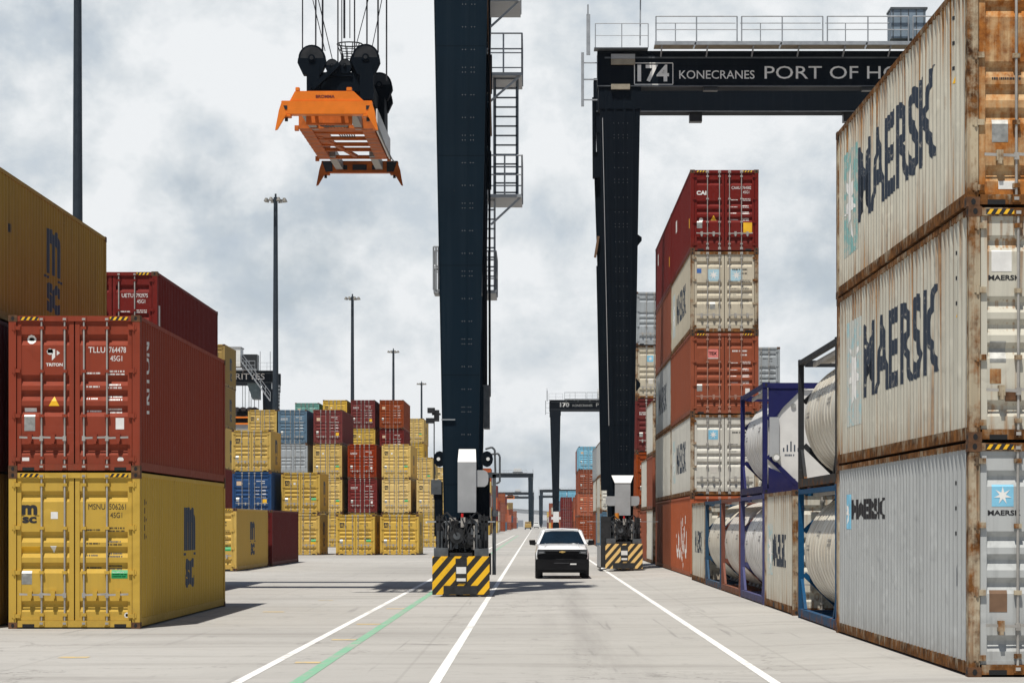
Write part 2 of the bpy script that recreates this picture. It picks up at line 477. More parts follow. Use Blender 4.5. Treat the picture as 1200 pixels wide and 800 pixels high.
# ------------------------------------------------------------------ mesh helpers
class MB:
    def __init__(self):
        self.v, self.f, self.m, self.g = [], [], [], []

    def add(self, vs, fs, m=0):
        vs = [tuple(p) for p in vs]
        self.g.append((len(self.v), len(self.f), len(vs), len(fs)))
        o = len(self.v)
        self.v += [tuple(p) for p in vs]
        self.f += [tuple(i + o for i in f) for f in fs]
        self.m += [m] * len(fs)

    def box(self, x0, x1, y0, y1, z0, z1, m=0):
        if x0 > x1:
            x0, x1 = x1, x0
        if y0 > y1:
            y0, y1 = y1, y0
        self.hexa([(x0, y0, z0), (x1, y0, z0), (x1, y1, z0), (x0, y1, z0), (x0, y0, z1), (x1, y0, z1), (x1, y1, z1), (x0, y1, z1)], m)

    def hexa(self, p, m=0):
        self.add(p, [(0, 3, 2, 1), (4, 5, 6, 7), (0, 1, 5, 4), (1, 2, 6, 5), (2, 3, 7, 6), (3, 0, 4, 7)], m)

    def quad(self, a, b, c, d, m=0):
        self.add([a, b, c, d], [(0, 1, 2, 3)], m)

    def cyl(self, p0, p1, r0, r1=None, n=12, m=0, caps=True):
        r1 = r0 if r1 is None else r1
        p0, p1 = Vector(p0), Vector(p1)
        d = (p1 - p0).normalized()
        a = d.orthogonal().normalized()
        b = d.cross(a)
        vs = []
        for p, r in ((p0, r0), (p1, r1)):
            for k in range(n):
                an = 2 * math.pi * (k + 0.5) / n
                vs.append(p + a * (math.cos(an) * r) + b * (math.sin(an) * r))
        fs = [(k, (k + 1) % n, n + (k + 1) % n, n + k) for k in range(n)]
        if caps:
            fs += [tuple(reversed(range(n))), tuple(range(n, 2 * n))]
        self.add(vs, fs, m)

    def tube(self, pts, r, n=8, m=0):
        for a, b in zip(pts[:-1], pts[1:]):
            self.cyl(a, b, r, n=n, m=m)

    def bar(self, p0, p1, w, h, m=0):
        """rectangular bar between two points"""
        p0, p1 = Vector(p0), Vector(p1)
        d = (p1 - p0).normalized()
        up = Vector((0, 0, 1)) if abs(d.z) < 0.95 else Vector((0, 1, 0))
        a = d.cross(up).normalized() * (w / 2)
        b = a.normalized().cross(d).normalized() * (h / 2)
        self.hexa([p0 - a - b, p0 + a - b, p0 + a + b, p0 - a + b, p1 - a - b, p1 + a - b, p1 + a + b, p1 - a + b], m)

    def lathe(self, prof, c, axis='y', n=32, m=0):
        """prof: (radius, distance along axis)"""
        c = Vector(c)
        vs, fs = [], []
        for r, d in prof:
            for k in range(n):
                an = 2 * math.pi * k / n
                u, w = math.cos(an) * r, math.sin(an) * r
                vs.append(c + {'y': Vector((u, d, w)), 'x': Vector((d, u, w)), 'z': Vector((u, w, d))}[axis])
        for i in range(len(prof) - 1):
            for k in range(n):
                fs.append((i * n + k, i * n + (k + 1) % n, (i + 1) * n + (k + 1) % n, (i + 1) * n + k))
        self.add(vs, fs, m)

    def prism(self, poly, t0, t1, plane='xz', m=0):
        """extrude a 2D outline; plane xz extrudes along y, yz along x, xy along z"""
        f = {'xz': lambda p, t: (p[0], t, p[1]), 'yz': lambda p, t: (t, p[0], p[1]), 'xy': lambda p, t: (p[0], p[1], t)}[plane]
        n = len(poly)
        vs = [f(p, t0) for p in poly] + [f(p, t1) for p in poly]
        fs = [tuple(range(n)), tuple(reversed(range(n, 2 * n)))]
        fs += [(k, n + k, n + (k + 1) % n, (k + 1) % n) for k in range(n)]
        self.add(vs, fs, m)

    def mesh(self, name, nslots=1, smooth=False, bevel=0.0):
        me = bpy.data.meshes.new(name)
        me.from_pydata(self.v, [], self.f)
        me.polygons.foreach_set('material_index', self.m)
        bm = bmesh.new()
        bm.from_mesh(me)
        bmesh.ops.recalc_face_normals(bm, faces=bm.faces)
        if bevel:
            es = [e for e in bm.edges if len(e.link_faces) == 2 and e.calc_face_angle(0) > 0.6]
            bmesh.ops.bevel(bm, geom=es, offset=bevel, segments=2, affect='EDGES', clamp_overlap=True)
        bm.to_mesh(me)
        bm.free()
        for _ in range(nslots):
            me.materials.append(None)
        if smooth:
            me.polygons.foreach_set('use_smooth', [True] * len(me.polygons))
            me.set_sharp_from_angle(angle=R(38))
        return me

    def clusters(self, gap=0.012):
        bb = []
        for v0, f0, nv, nf in self.g:
            p = self.v[v0:v0 + nv]
            bb.append([(min(q[i] for q in p) - gap / 2, max(q[i] for q in p) + gap / 2) for i in range(3)])
        par = list(range(len(bb)))

        def find(i):
            while par[i] != i:
                i = par[i]
            return i
        for i in range(len(bb)):
            for j in range(i):
                if all(bb[i][k][0] <= bb[j][k][1] and bb[j][k][0] <= bb[i][k][1] for k in range(3)):
                    par[find(i)] = find(j)
        out = {}
        for i in range(len(bb)):
            out.setdefault(find(i), []).append(i)
        return list(out.values())

    def build(self, name, mats, parent=None, smooth=False, bevel=0.0, seed=None, split=True):
        if split and parent is not None and 1 < len(self.g) < 600:
            cl = self.clusters()
            if len(cl) > 1:
                cl.sort(key=len, reverse=True)
                res = []
                for c in cl:
                    q = MB()
                    for i in c:
                        v0, f0, nv, nf = self.g[i]
                        q.v += self.v[v0:v0 + nv]
                        d = len(q.v) - nv - v0
                        q.f += [tuple(x + d for x in f) for f in self.f[f0:f0 + nf]]
                        q.m += self.m[f0:f0 + nf]
                    res.append(q.build(name, mats, parent, smooth, bevel, seed, False))
                return res[0]
        mats = mats if isinstance(mats, (list, tuple)) else [mats]
        return link(name, self.mesh(name, len(mats), smooth, bevel), mats, parent, seed)


def link(name, me, mats, parent=None, seed=None):
    o = bpy.data.objects.new(name, me)
    C.objects.link(o)
    mats = mats if isinstance(mats, (list, tuple)) else [mats]
    for i, m in enumerate(mats):
        if i < len(o.material_slots):
            o.material_slots[i].link = 'OBJECT'
            o.material_slots[i].material = m
    if parent is not None:
        o.parent = parent
        if seed is None and 'seed' in parent.keys():
            seed = parent['seed']
    o['seed'] = float(seed if seed is not None else random.random() * 40)
    return o


def thing(name, label, cat, loc=(0, 0, 0), group=None, rz=0.0):
    o = bpy.data.objects.new(name, None)
    o.empty_display_size = 0.5
    C.objects.link(o)
    o.location = loc
    o.rotation_euler = (0, 0, rz)
    o['label'] = label
    o['category'] = cat
    o['seed'] = random.random() * 40
    if group:
        o['group'] = group
    return o


def struct(o, kind='structure'):
    o['kind'] = kind
    return o


# ------------------------------------------------------------------ flat shapes for lettering and stickers (u right, v up)
TXT = {}


def text2d(s, bold=0.0):
    k = (s, bold)
    if k in TXT:
        return TXT[k]
    cu = bpy.data.curves.new('lettering', 'FONT')
    cu.body = s
    cu.size = 1.0
    cu.offset = bold
    cu.resolution_u = 3
    ob = bpy.data.objects.new('lettering', cu)
    me = bpy.data.meshes.new_from_object(ob)
    vs = [(v.co.x, v.co.y) for v in me.vertices]
    fs = [tuple(p.vertices) for p in me.polygons]
    bpy.data.objects.remove(ob)
    bpy.data.curves.remove(cu)
    bpy.data.meshes.remove(me)
    x0, x1 = min(p[0] for p in vs), max(p[0] for p in vs)
    y0, y1 = min(p[1] for p in vs), max(p[1] for p in vs)
    vs = [((x - x0) / (x1 - x0), (y - y0) / (y1 - y0)) for x, y in vs]
    TXT[k] = (vs, fs, (x1 - x0) / (y1 - y0))
    return TXT[k]


def S_text(s, u0, v0, w, h, bold=0.0, rot=0):
    vs, fs, asp = text2d(s, bold)
    if h is None:
        h = w / asp
    if w is None:
        w = h * asp
    if rot == 90:       # reads upwards
        return [(u0 + (1 - y) * w, v0 + x * h) for x, y in vs], fs
    if rot == -90:
        return [(u0 + y * w, v0 + (1 - x) * h) for x, y in vs], fs
    return [(u0 + x * w, v0 + y * h) for x, y in vs], fs


def S_rect(u0, v0, w, h):
    return [(u0, v0), (u0 + w, v0), (u0 + w, v0 + h), (u0, v0 + h)], [(0, 1, 2, 3)]


def S_poly(pts):
    return list(pts), [tuple(range(len(pts)))]


def S_star(u, v, ro, ri, n=7, su=1.0):
    pts = [(u, v)]
    for k in range(2 * n):
        a = math.pi / 2 + math.pi * k / n
        r = ro if k % 2 == 0 else ri
        pts.append((u + math.cos(a) * r * su, v + math.sin(a) * r))
    return pts, [(0, k + 1, (k + 1) % (2 * n) + 1) for k in range(2 * n)]


def S_stroke(pts, w, n=10):
    """calligraphic stroke through points (quadratic smoothing)"""
    out = []
    P = [Vector((p[0], p[1])) for p in pts]
    cur = []
    for i in range(len(P) - 1):
        p0, p1, p2, p3 = P[max(i - 1, 0)], P[i], P[i + 1], P[min(i + 2, len(P) - 1)]
        for k in range(n):
            q = k / n
            cur.append(0.5 * ((2 * p1) + (p2 - p0) * q + (2 * p0 - 5 * p1 + 4 * p2 - p3) * q * q + (3 * p1 - p0 - 3 * p2 + p3) * q ** 3))
    cur.append(P[-1])
    L, Rr = [], []
    for i, p in enumerate(cur):
        d = (cur[min(i + 1, len(cur) - 1)] - cur[max(i - 1, 0)])
        d = d.normalized() if d.length else Vector((1, 0))
        nrm = Vector((-d.y, d.x))
        ww = w * (0.55 + 0.45 * abs(nrm.y)) * (0.35 + 0.65 * math.sin(math.pi * min(0.93, max(0.07, i / len(cur)))))
        L.append(p + nrm * ww / 2)
        Rr.append(p - nrm * ww / 2)
    vs = [tuple(p) for p in L] + [tuple(p) for p in Rr]
    m = len(L)
    return vs, [(i, i + 1, m + i + 1, m + i) for i in range(m - 1)]


def S_marks(u, v, w, h, rows, rnd):
    """rows of unreadable small print as short dashes"""
    vs, fs = [], []
    for r in range(rows):
        x = u
        vv = v + h * (1 - (r + 0.8) / rows)
        hh = h / rows * 0.55
        end = u + w * (0.75 + 0.25 * rnd.random())
        while x < end:
            ww = hh * (0.35 + 0.5 * rnd.random())
            b = len(vs)
            vs += [(x, vv), (x + ww, vv), (x + ww, vv + hh), (x, vv + hh)]
            fs.append((b, b + 1, b + 2, b + 3))
            x += ww + hh * (0.22 if rnd.random() < 0.8 else 0.7)
    return vs, fs


def S_mlogo(u, v, w, h):
    out = [S_text('m', u, v + h * 0.46, w, h * 0.54, 0.05), S_text('sc', u + w * 0.04, v, w * 0.92, h * 0.36, 0.045),
           S_rect(u - w * 0.13, v + h * 0.40, w * 0.30, h * 0.03), S_rect(u + w * 0.83, v + h * 0.40, w * 0.30, h * 0.03)]
    return out


def shapes_mesh(name, shapes, mapfn, ub=(), vb=()):
    bm = bmesh.new()
    for vs, fs in shapes:
        bvs = [bm.verts.new((x, y, 0)) for x, y in vs]
        for f in fs:
            try:
                bm.faces.new([bvs[i] for i in f])
            except ValueError:
                pass
    us = [v.co.x for v in bm.verts]
    vv = [v.co.y for v in bm.verts]
    for b in ub:
        if min(us) < b < max(us):
            bmesh.ops.bisect_plane(bm, geom=bm.verts[:] + bm.edges[:] + bm.faces[:], plane_co=(b, 0, 0), plane_no=(1, 0, 0))
    for b in vb:
        if min(vv) < b < max(vv):
            bmesh.ops.bisect_plane(bm, geom=bm.verts[:] + bm.edges[:] + bm.faces[:], plane_co=(0, b, 0), plane_no=(0, 1, 0))
    for v in bm.verts:
        v.co = mapfn(v.co.x, v.co.y)
    bmesh.ops.recalc_face_normals(bm, faces=bm.faces)
    me = bpy.data.meshes.new(name)
    bm.to_mesh(me)
    bm.free()
    me.materials.append(None)
    return me


# ------------------------------------------------------------------ containers
HW = 1.219
CACHE = {}


def corr(L):
    """corrugation of the long side: (y, inward depth)"""
    y0, y1 = 0.20, L - 0.20
    n = max(1, round((y1 - y0) / 0.278))
    p = (y1 - y0) / n
    pts = []
    for k in range(n):
        a = y0 + k * p
        pts += [(a, 0.0), (a + p * 0.27, 0.0), (a + p * 0.5, 0.036), (a + p * 0.77, 0.036)]
    pts.append((y1, 0.0))
    return pts


def interp(pts, y):
    if y <= pts[0][0]:
        return pts[0][1]
    for (a, da), (b, db) in zip(pts[:-1], pts[1:]):
        if y <= b:
            return da + (db - da) * (y - a) / max(1e-9, b - a)
    return pts[-1][1]


def door_prof(H):
    """(z, inward depth) of the pressed door panel, measured from the door plane"""
    k = (H - 0.27) / 2.626
    out = [(0.155, 0.0)]
    for zc in (0.43, 1.14, 1.43, 1.71, 2.46):
        z = 0.155 + (zc - 0.155) * k
        out += [(z - 0.115, 0.0), (z - 0.025, 0.050), (z + 0.015, 0.050), (z + 0.085, 0.0)]
    out.append((H - 0.115, 0.0))
    return out


def casting_mb(b, sx, y0, z0, m=0, md=1):
    ys = 1 if y0 == 0 else -1
    x1, x0 = sx * HW, sx * (HW - 0.165)
    b.box(min(x0, x1), max(x0, x1), min(y0, y0 + ys * 0.18), max(y0, y0 + ys * 0.18), z0, z0 + 0.12, m)
    xc, zc = sx * (HW - 0.083), z0 + 0.06
    e = y0 - ys * 0.002
    oct_ = [(xc + math.cos(a) * 0.030, zc + math.sin(a) * 0.040) for a in [k * math.pi / 4 for k in range(8)]]
    b.add([(x, e, z) for x, z in oct_], [tuple(range(8))], md)
    xe = sx * (HW + 0.002)
    yc = y0 + ys * 0.09
    b.add([(xe, yc + math.cos(a) * 0.040, zc + math.sin(a) * 0.030) for a in [k * math.pi / 4 for k in range(8)]], [tuple(range(8))], md)


def body_mesh(L, H, castings):
    key = ('body', L, H, castings)
    if key in CACHE:
        return CACHE[key]
    b = MB()            # slots: 0 panel paint, 1 frame, 2 dark, 3 casting
    pr = corr(L)
    zb, zt = 0.185, H - 0.085
    for s in (-1, 1):
        vs = [(s * (1.206 - d), y, zb) for y, d in pr] + [(s * (1.206 - d), y, zt) for y, d in pr]
        n = len(pr)
        b.add(vs, [(i, i + 1, n + i + 1, n + i) for i in range(n - 1)], 0)
        b.box(s * 1.10, s * 1.204, 0.18, L - 0.18, 0.035, zb + 0.002, 1)
        b.box(s * 1.16, s * 1.213, 0.18, L - 0.18, zt - 0.002, H - 0.012, 1)
        for y in (0.20, L - 0.20):
            b.box(s * 1.15, s * 1.2045, y - 0.03, y + 0.03, zb, zt, 1)
        # corner posts: front post stepped like the real one
        b.box(s * 1.075, s * 1.212, 0.004, 0.105, 0.12, H - 0.12, 1)
        b.box(s * 1.10, s * 1.196, 0.105, 0.172, 0.12, H - 0.12, 1)
        b.box(s * 1.05, s * 1.212, L - 0.172, L - 0.004, 0.12, H - 0.12, 1)
        if castings:
            for y0 in (0, L):
                for z0 in (0, H - 0.12):
                    casting_mb(b, s, y0, z0, 3, 2)
        # fork pockets / bottom gaps seen on the side rail
        if L < 8:
            for yc in (L / 2 - 1.0, L / 2 + 1.0):
                b.box(s * 1.19, s * 1.207, yc - 0.18, yc + 0.18, 0.045, 0.15, 2)
    b.box(-1.05, 1.05, 0.012, 0.15, H - 0.112, H - 0.014, 1)                 # header
    b.box(-1.05, 1.05, 0.012, 0.15, 0.03, 0.152, 1)                          # sill
    for s in (-1, 1):
        b.box(s * 0.74, s * 0.96, 0.009, 0.05, 0.028, 0.088, 2)
    b.box(-1.05, 1.05, L - 0.15, L - 0.012, H - 0.112, H - 0.014, 1)
    b.box(-1.05, 1.05, L - 0.15, L - 0.012, 0.03, 0.152, 1)
    # roof, underside, blind end
    n = int(L / 0.35)
    for k in range(n):
        a, c = 0.15 + (L - 0.3) * k / n, 0.15 + (L - 0.3) * (k + 1) / n
        m1 = a + (c - a) * 0.5
        b.quad((-1.16, a, H - 0.03), (1.16, a, H - 0.03), (1.16, m1, H - 0.015), (-1.16, m1, H - 0.015), 0)
        b.quad((-1.16, m1, H - 0.015), (1.16, m1, H - 0.015), (1.16, c, H - 0.03), (-1.16, c, H - 0.03), 0)
    b.quad((-1.15, 0.1, 0.12), (1.15, 0.1, 0.12), (1.15, L - 0.1, 0.12), (-1.15, L - 0.1, 0.12), 2)
    xs = [-1.05 + 2.1 * k / 28 for k in range(29)]
    vs = [(x, L - 0.06 + (0.0 if k % 4 < 2 else 0.036) - 0.03, z) for z in (0.15, H - 0.11) for k, x in enumerate(xs)]
    b.add(vs, [(i, i + 1, 29 + i + 1, 29 + i) for i in range(28)], 0)
    # dark gaskets round the doors
    b.box(-1.078, 1.078, 0.105, 0.125, 0.15, H - 0.11, 2)
    me = b.mesh('container_body', 4)
    CACHE[key] = me
    return me


def door_mesh(H, s):
    key = ('door', H, s)
    if key in CACHE:
        return CACHE[key]
    b = MB()            # 0 paint, 1 frame
    pr = door_prof(H)
    xi, xo = 0.095, 0.985
    base = 0.046
    xa, xb = s * xi, s * xo
    n = len(pr)
    vs = [(xa, base + d, z) for z, d in pr] + [(xb, base + d, z) for z, d in pr]
    b.add(vs, [(i, i + 1, n + i + 1, n + i) for i in range(n - 1)], 0)
    zb, zt = pr[0][0], pr[-1][0]
    for x0, x1 in ((0.012, 0.096), (0.984, 1.062)):
        b.box(s * x0, s * x1, 0.034, 0.095, zb, zt, 0)
    b.box(s * 0.096, s * 0.984, 0.0345, 0.05, zt - 0.055, zt, 0)
    b.box(s * 0.096, s * 0.984, 0.0345, 0.05, zb, zb + 0.05, 0)
    k = (H - 0.27) / 2.626
    for z in (0.236, 1.04, 1.87, 2.66):
        z = 0.155 + (z - 0.155) * k
        b.box(s * 1.0, s * 1.15, -0.006, 0.034, z - 0.035, z + 0.035, 1)
        b.cyl((s * 1.105, 0.0, z - 0.055), (s * 1.105, 0.0, z + 0.055), 0.02, n=8, m=1)
    me = b.mesh('container_door', 2)
    CACHE[key] = me
    return me


def bar_mesh(H, hd):
    key = ('bar', H, hd)
    if key in CACHE:
        return CACHE[key]
    b = MB()            # 0 bar, 1 brackets
    y = 0.012
    b.cyl((0, y, 0.075), (0, y, H - 0.05), 0.0175, n=10, m=0)
    for z in (0.10, H - 0.075):
        b.box(-0.05, 0.05, -0.012, 0.03, z - 0.045, z + 0.045, 1)
        b.box(-0.03, 0.03, -0.02, 0.03, z - 0.02, z + 0.02, 0)
    for z in (0.26, 1.04, 1.86, H - 0.235):
        b.box(-0.045, 0.045, -0.012, 0.036, z - 0.028, z + 0.028, 1)
    z = 0.62
    b.box(-0.03, 0.03, -0.024, 0.03, z - 0.045, z + 0.045, 0)
    b.bar((0, -0.018, z + 0.005), (hd * 0.40, -0.03, z + 0.02), 0.014, 0.036, 0)
    b.box(hd * 0.17, hd * 0.25, -0.045, 0.04, z - 0.055, z + 0.075, 1)
    b.box(hd * 0.185, hd * 0.235, -0.05, 0.03, z - 0.10, z - 0.03, 1)
    me = b.mesh('locking_bar', 2, smooth=True)
    CACHE[key] = me
    return me


def side_map(L, s, off=0.003):
    pr = corr(L)
    return (lambda y, z: Vector((s * (1.206 - interp(pr, y) + off), y, z))), [p[0] for p in pr]


def side_decal(root, name, L, s, shapes_key, shapes, mat):
    """shapes are laid out in (y, z)"""
    key = ('sd', L, s, shapes_key)
    if key not in CACHE:
        fn, br = side_map(L, s)
        CACHE[key] = shapes_mesh(name, shapes, fn, ub=br)
    return link(name, CACHE[key], [mat], root)


def door_decal(door, name, H, key, shapes, mat):
    k2 = ('dd', H, key)
    if k2 not in CACHE:
        pr = door_prof(H)
        CACHE[k2] = shapes_mesh(name, shapes, lambda x, z: Vector((x, 0.046 + interp(pr, z) - 0.003, z)), vb=[p[0] for p in pr])
    return link(name, CACHE[k2], [mat], door)


SCH = {  # key: (panel, frame, bar material, colour word)
    'msc': (YEL, YEL, GALV, 'yellow'), 'msc2': (YEL2, YEL2, GALV, 'pale yellow'), 'ochre': (OCHRE, OCHRE, GALV, 'ochre yellow'),
    'red': (RED, RED, GALV, 'red'), 'dkred': (DKRED, DKRED, GALV, 'dark red'), 'maroon': (MAROON, MAROON, BARRED, 'maroon'),
    'rust': (RUSTY, RUSTY, BARRED, 'rust red'), 'orange': (ORANGE, ORANGE, BARRED, 'orange'), 'brown': (BROWN, BROWN, BARRED, 'brown'),
    'blue': (BLUE, BLUE, GALV, 'blue'), 'slate': (NAVY, NAVY, GALV, 'slate blue'), 'sky': (SKYB, SKYB, GALV, 'sky blue'),
    'teal': (TEAL, TEAL, GALV, 'teal'), 'grey': (GREY, GREY, GALV, 'grey'), 'white': (WHITE, FRUST, GALV, 'off white'),
    'cream': (CREAM, FRUST, GALV, 'cream'), 'mgrey': (MGREY, FRUST, GALV, 'pale grey'), 'mworn': (MWORN, FRUST, GALV, 'rust streaked grey'),
    'mworn2': (MWORN2, FRUST, GALV, 'rusty cream grey'),
}


def lashing(door_root, H):
    pass


def container(x, y, z, L, H, sch, label, group=None, near=False, doors=True, deco=None, side=None, rnd=None, doorsch=None, frame=None, rz=0.0):
    """x is the middle of the door end; the doors look at -Y"""
    pm, fm, bmat, word = SCH[sch]
    fm = frame or fm
    root = thing('shipping_container', label, 'container', (x, y, z), group, rz)
    rnd = rnd or random.Random(int(x * 91 + y * 17 + z * 7))
    link('container_body', body_mesh(L, H, not near), [pm, fm, DARK, CAST], root)
    if near:
        for s in (-1, 1):
            for y0 in (0, L):
                for z0 in (0, H - 0.12):
                    k = ('cast', s, y0, z0)
                    if k not in CACHE:
                        b = MB()
                        casting_mb(b, s, y0, z0)
                        CACHE[k] = b.mesh('corner_casting', 2)
                    link('corner_casting', CACHE[k], [CAST, DARK], root)
    D = {}
    dm = doorsch or pm
    for s in (-1, 1):
        d = link('door', door_mesh(H, s), [dm, fm], root)
        D[s] = d
        for xx, hd in ((0.178, 1), (0.605, -1)):
            bo = link('locking_bar', bar_mesh(H, hd * s if xx < 0.5 else s), [bmat, fm if near else bmat], d)
            bo.location = (s * xx, 0, 0)
    if deco:
        deco(root, D, H, rnd)
    if side:
        side(root, L, H)
    return root


# --- what is written on the doors
def hazard(root, H, key='hz'):
    for s in (-1, 1):
        k = ('hazard', H, s)
        if k not in CACHE:
            b = MB()
            b.quad((s * 0.60, 0.009, H - 0.095), (s * 1.0, 0.009, H - 0.095), (s * 1.0, 0.009, H - 0.03), (s * 0.60, 0.009, H - 0.03), 1)
            for i in range(4):
                a = s * 0.80 - 0.19 + i * 0.1
                b.quad((a, 0.006, H - 0.093), (a + 0.045, 0.006, H - 0.093), (a + 0.085, 0.006, H - 0.032), (a + 0.04, 0.006, H - 0.032), 0)
            CACHE[k] = b.mesh('warning_stripe', 2)
        link('warning_stripe', CACHE[k], [SYEL, BLK], root)


def numbers(D, H, mat, a=None, b=None, c=None, d=None, rnd=None):
    k = (H - 0.27) / 2.626
    Z = lambda z: 0.155 + (z - 0.155) * k
    if a:
        sh = [S_text(a, 0.255, Z(2.205), 0.31, 0.105), S_text(b, 0.64, Z(2.205), 0.31, 0.105), S_text(d, 0.66, Z(2.05), 0.22, 0.10)]
        if c:
            sh.append(S_text(c, 1.0, Z(2.205), 0.05, 0.105))
        for q, one in enumerate(sh):
            door_decal(D[1], 'lettering', H, ('num', a, b, q), [one], mat)
    else:
        door_decal(D[1], 'lettering', H, ('num0',), [S_marks(0.28, Z(2.2), 0.66, 0.10, 1, random.Random(3))], mat)
        door_decal(D[1], 'lettering', H, ('num1',), [S_marks(0.58, Z(2.06), 0.26, 0.10, 1, random.Random(4))], mat)
    rr = random.Random(5)
    sh = []
    for q, zz in enumerate((1.80, 1.55, 1.33, 1.10)):
        sh.append(S_marks(0.22, Z(zz), 0.27, 0.055, 1, rr))
        sh.append(S_marks(0.62, Z(zz - 0.02), 0.29, 0.11, 2, rr))
    door_decal(D[1], 'small_print', H, ('weights',), sh, mat)


def deco_msc(near=False):
    def f(root, D, H, rnd):
        k = (H - 0.27) / 2.626
        Z = lambda z: 0.155 + (z - 0.155) * k
        hazard(root, H)
        door_decal(D[-1], 'emblem', H, 'mlogo', S_mlogo(-0.98, Z(1.95), 0.29, 0.34), BLK)
        if near:
            numbers(D, H, BLK, 'MSNU', '506261', '7', '45G1')
            door_decal(D[-1], 'sticker', H, 'w1', [S_rect(-0.44, Z(2.03), 0.13, 0.13)], WHT)
            door_decal(D[-1], 'sticker', H, 'y1', [S_rect(-1.0, Z(1.40), 0.36, 0.12)], SYEL)
            door_decal(D[-1], 'sticker', H, 'tri', [S_poly([(-0.45, Z(1.53)), (-0.39, Z(1.40)), (-0.33, Z(1.53))])], WHT)
            door_decal(D[1], 'sticker', H, 'rnd', [S_star(0.97, Z(0.25), 0.055, 0.05, 8)], WHT)
            door_decal(D[1], 'sticker', H, 'rnd2', [S_rect(0.945, Z(0.225), 0.05, 0.05)], SRED)
        else:
            numbers(D, H, BLK)
            if rnd.random() < 0.8:
                door_decal(D[-1], 'sticker', H, 'w1', [S_rect(-0.44, Z(2.03), 0.13, 0.13)], WHT)
            if rnd.random() < 0.35:
                door_decal(D[1], 'sticker', H, 'y2', [S_rect(0.66, Z(0.72), 0.30, 0.17)], SYEL)
        if near or rnd.random() < 0.75:
            door_decal(D[1], 'sticker', H, 'g1', [S_rect(0.68, Z(0.93), 0.30, 0.155)], SGREEN)
        door_decal(D[-1], 'data_plate', H, 'pl', [S_rect(-0.98, Z(0.82), 0.19, 0.25)], SPLATE)
        if near:
            rr = random.Random(8)
            door_decal(D[1], 'sticker_print', H, 'g1t', [S_marks(0.70, Z(0.945), 0.25, 0.12, 3, rr)], WHT)
    return f


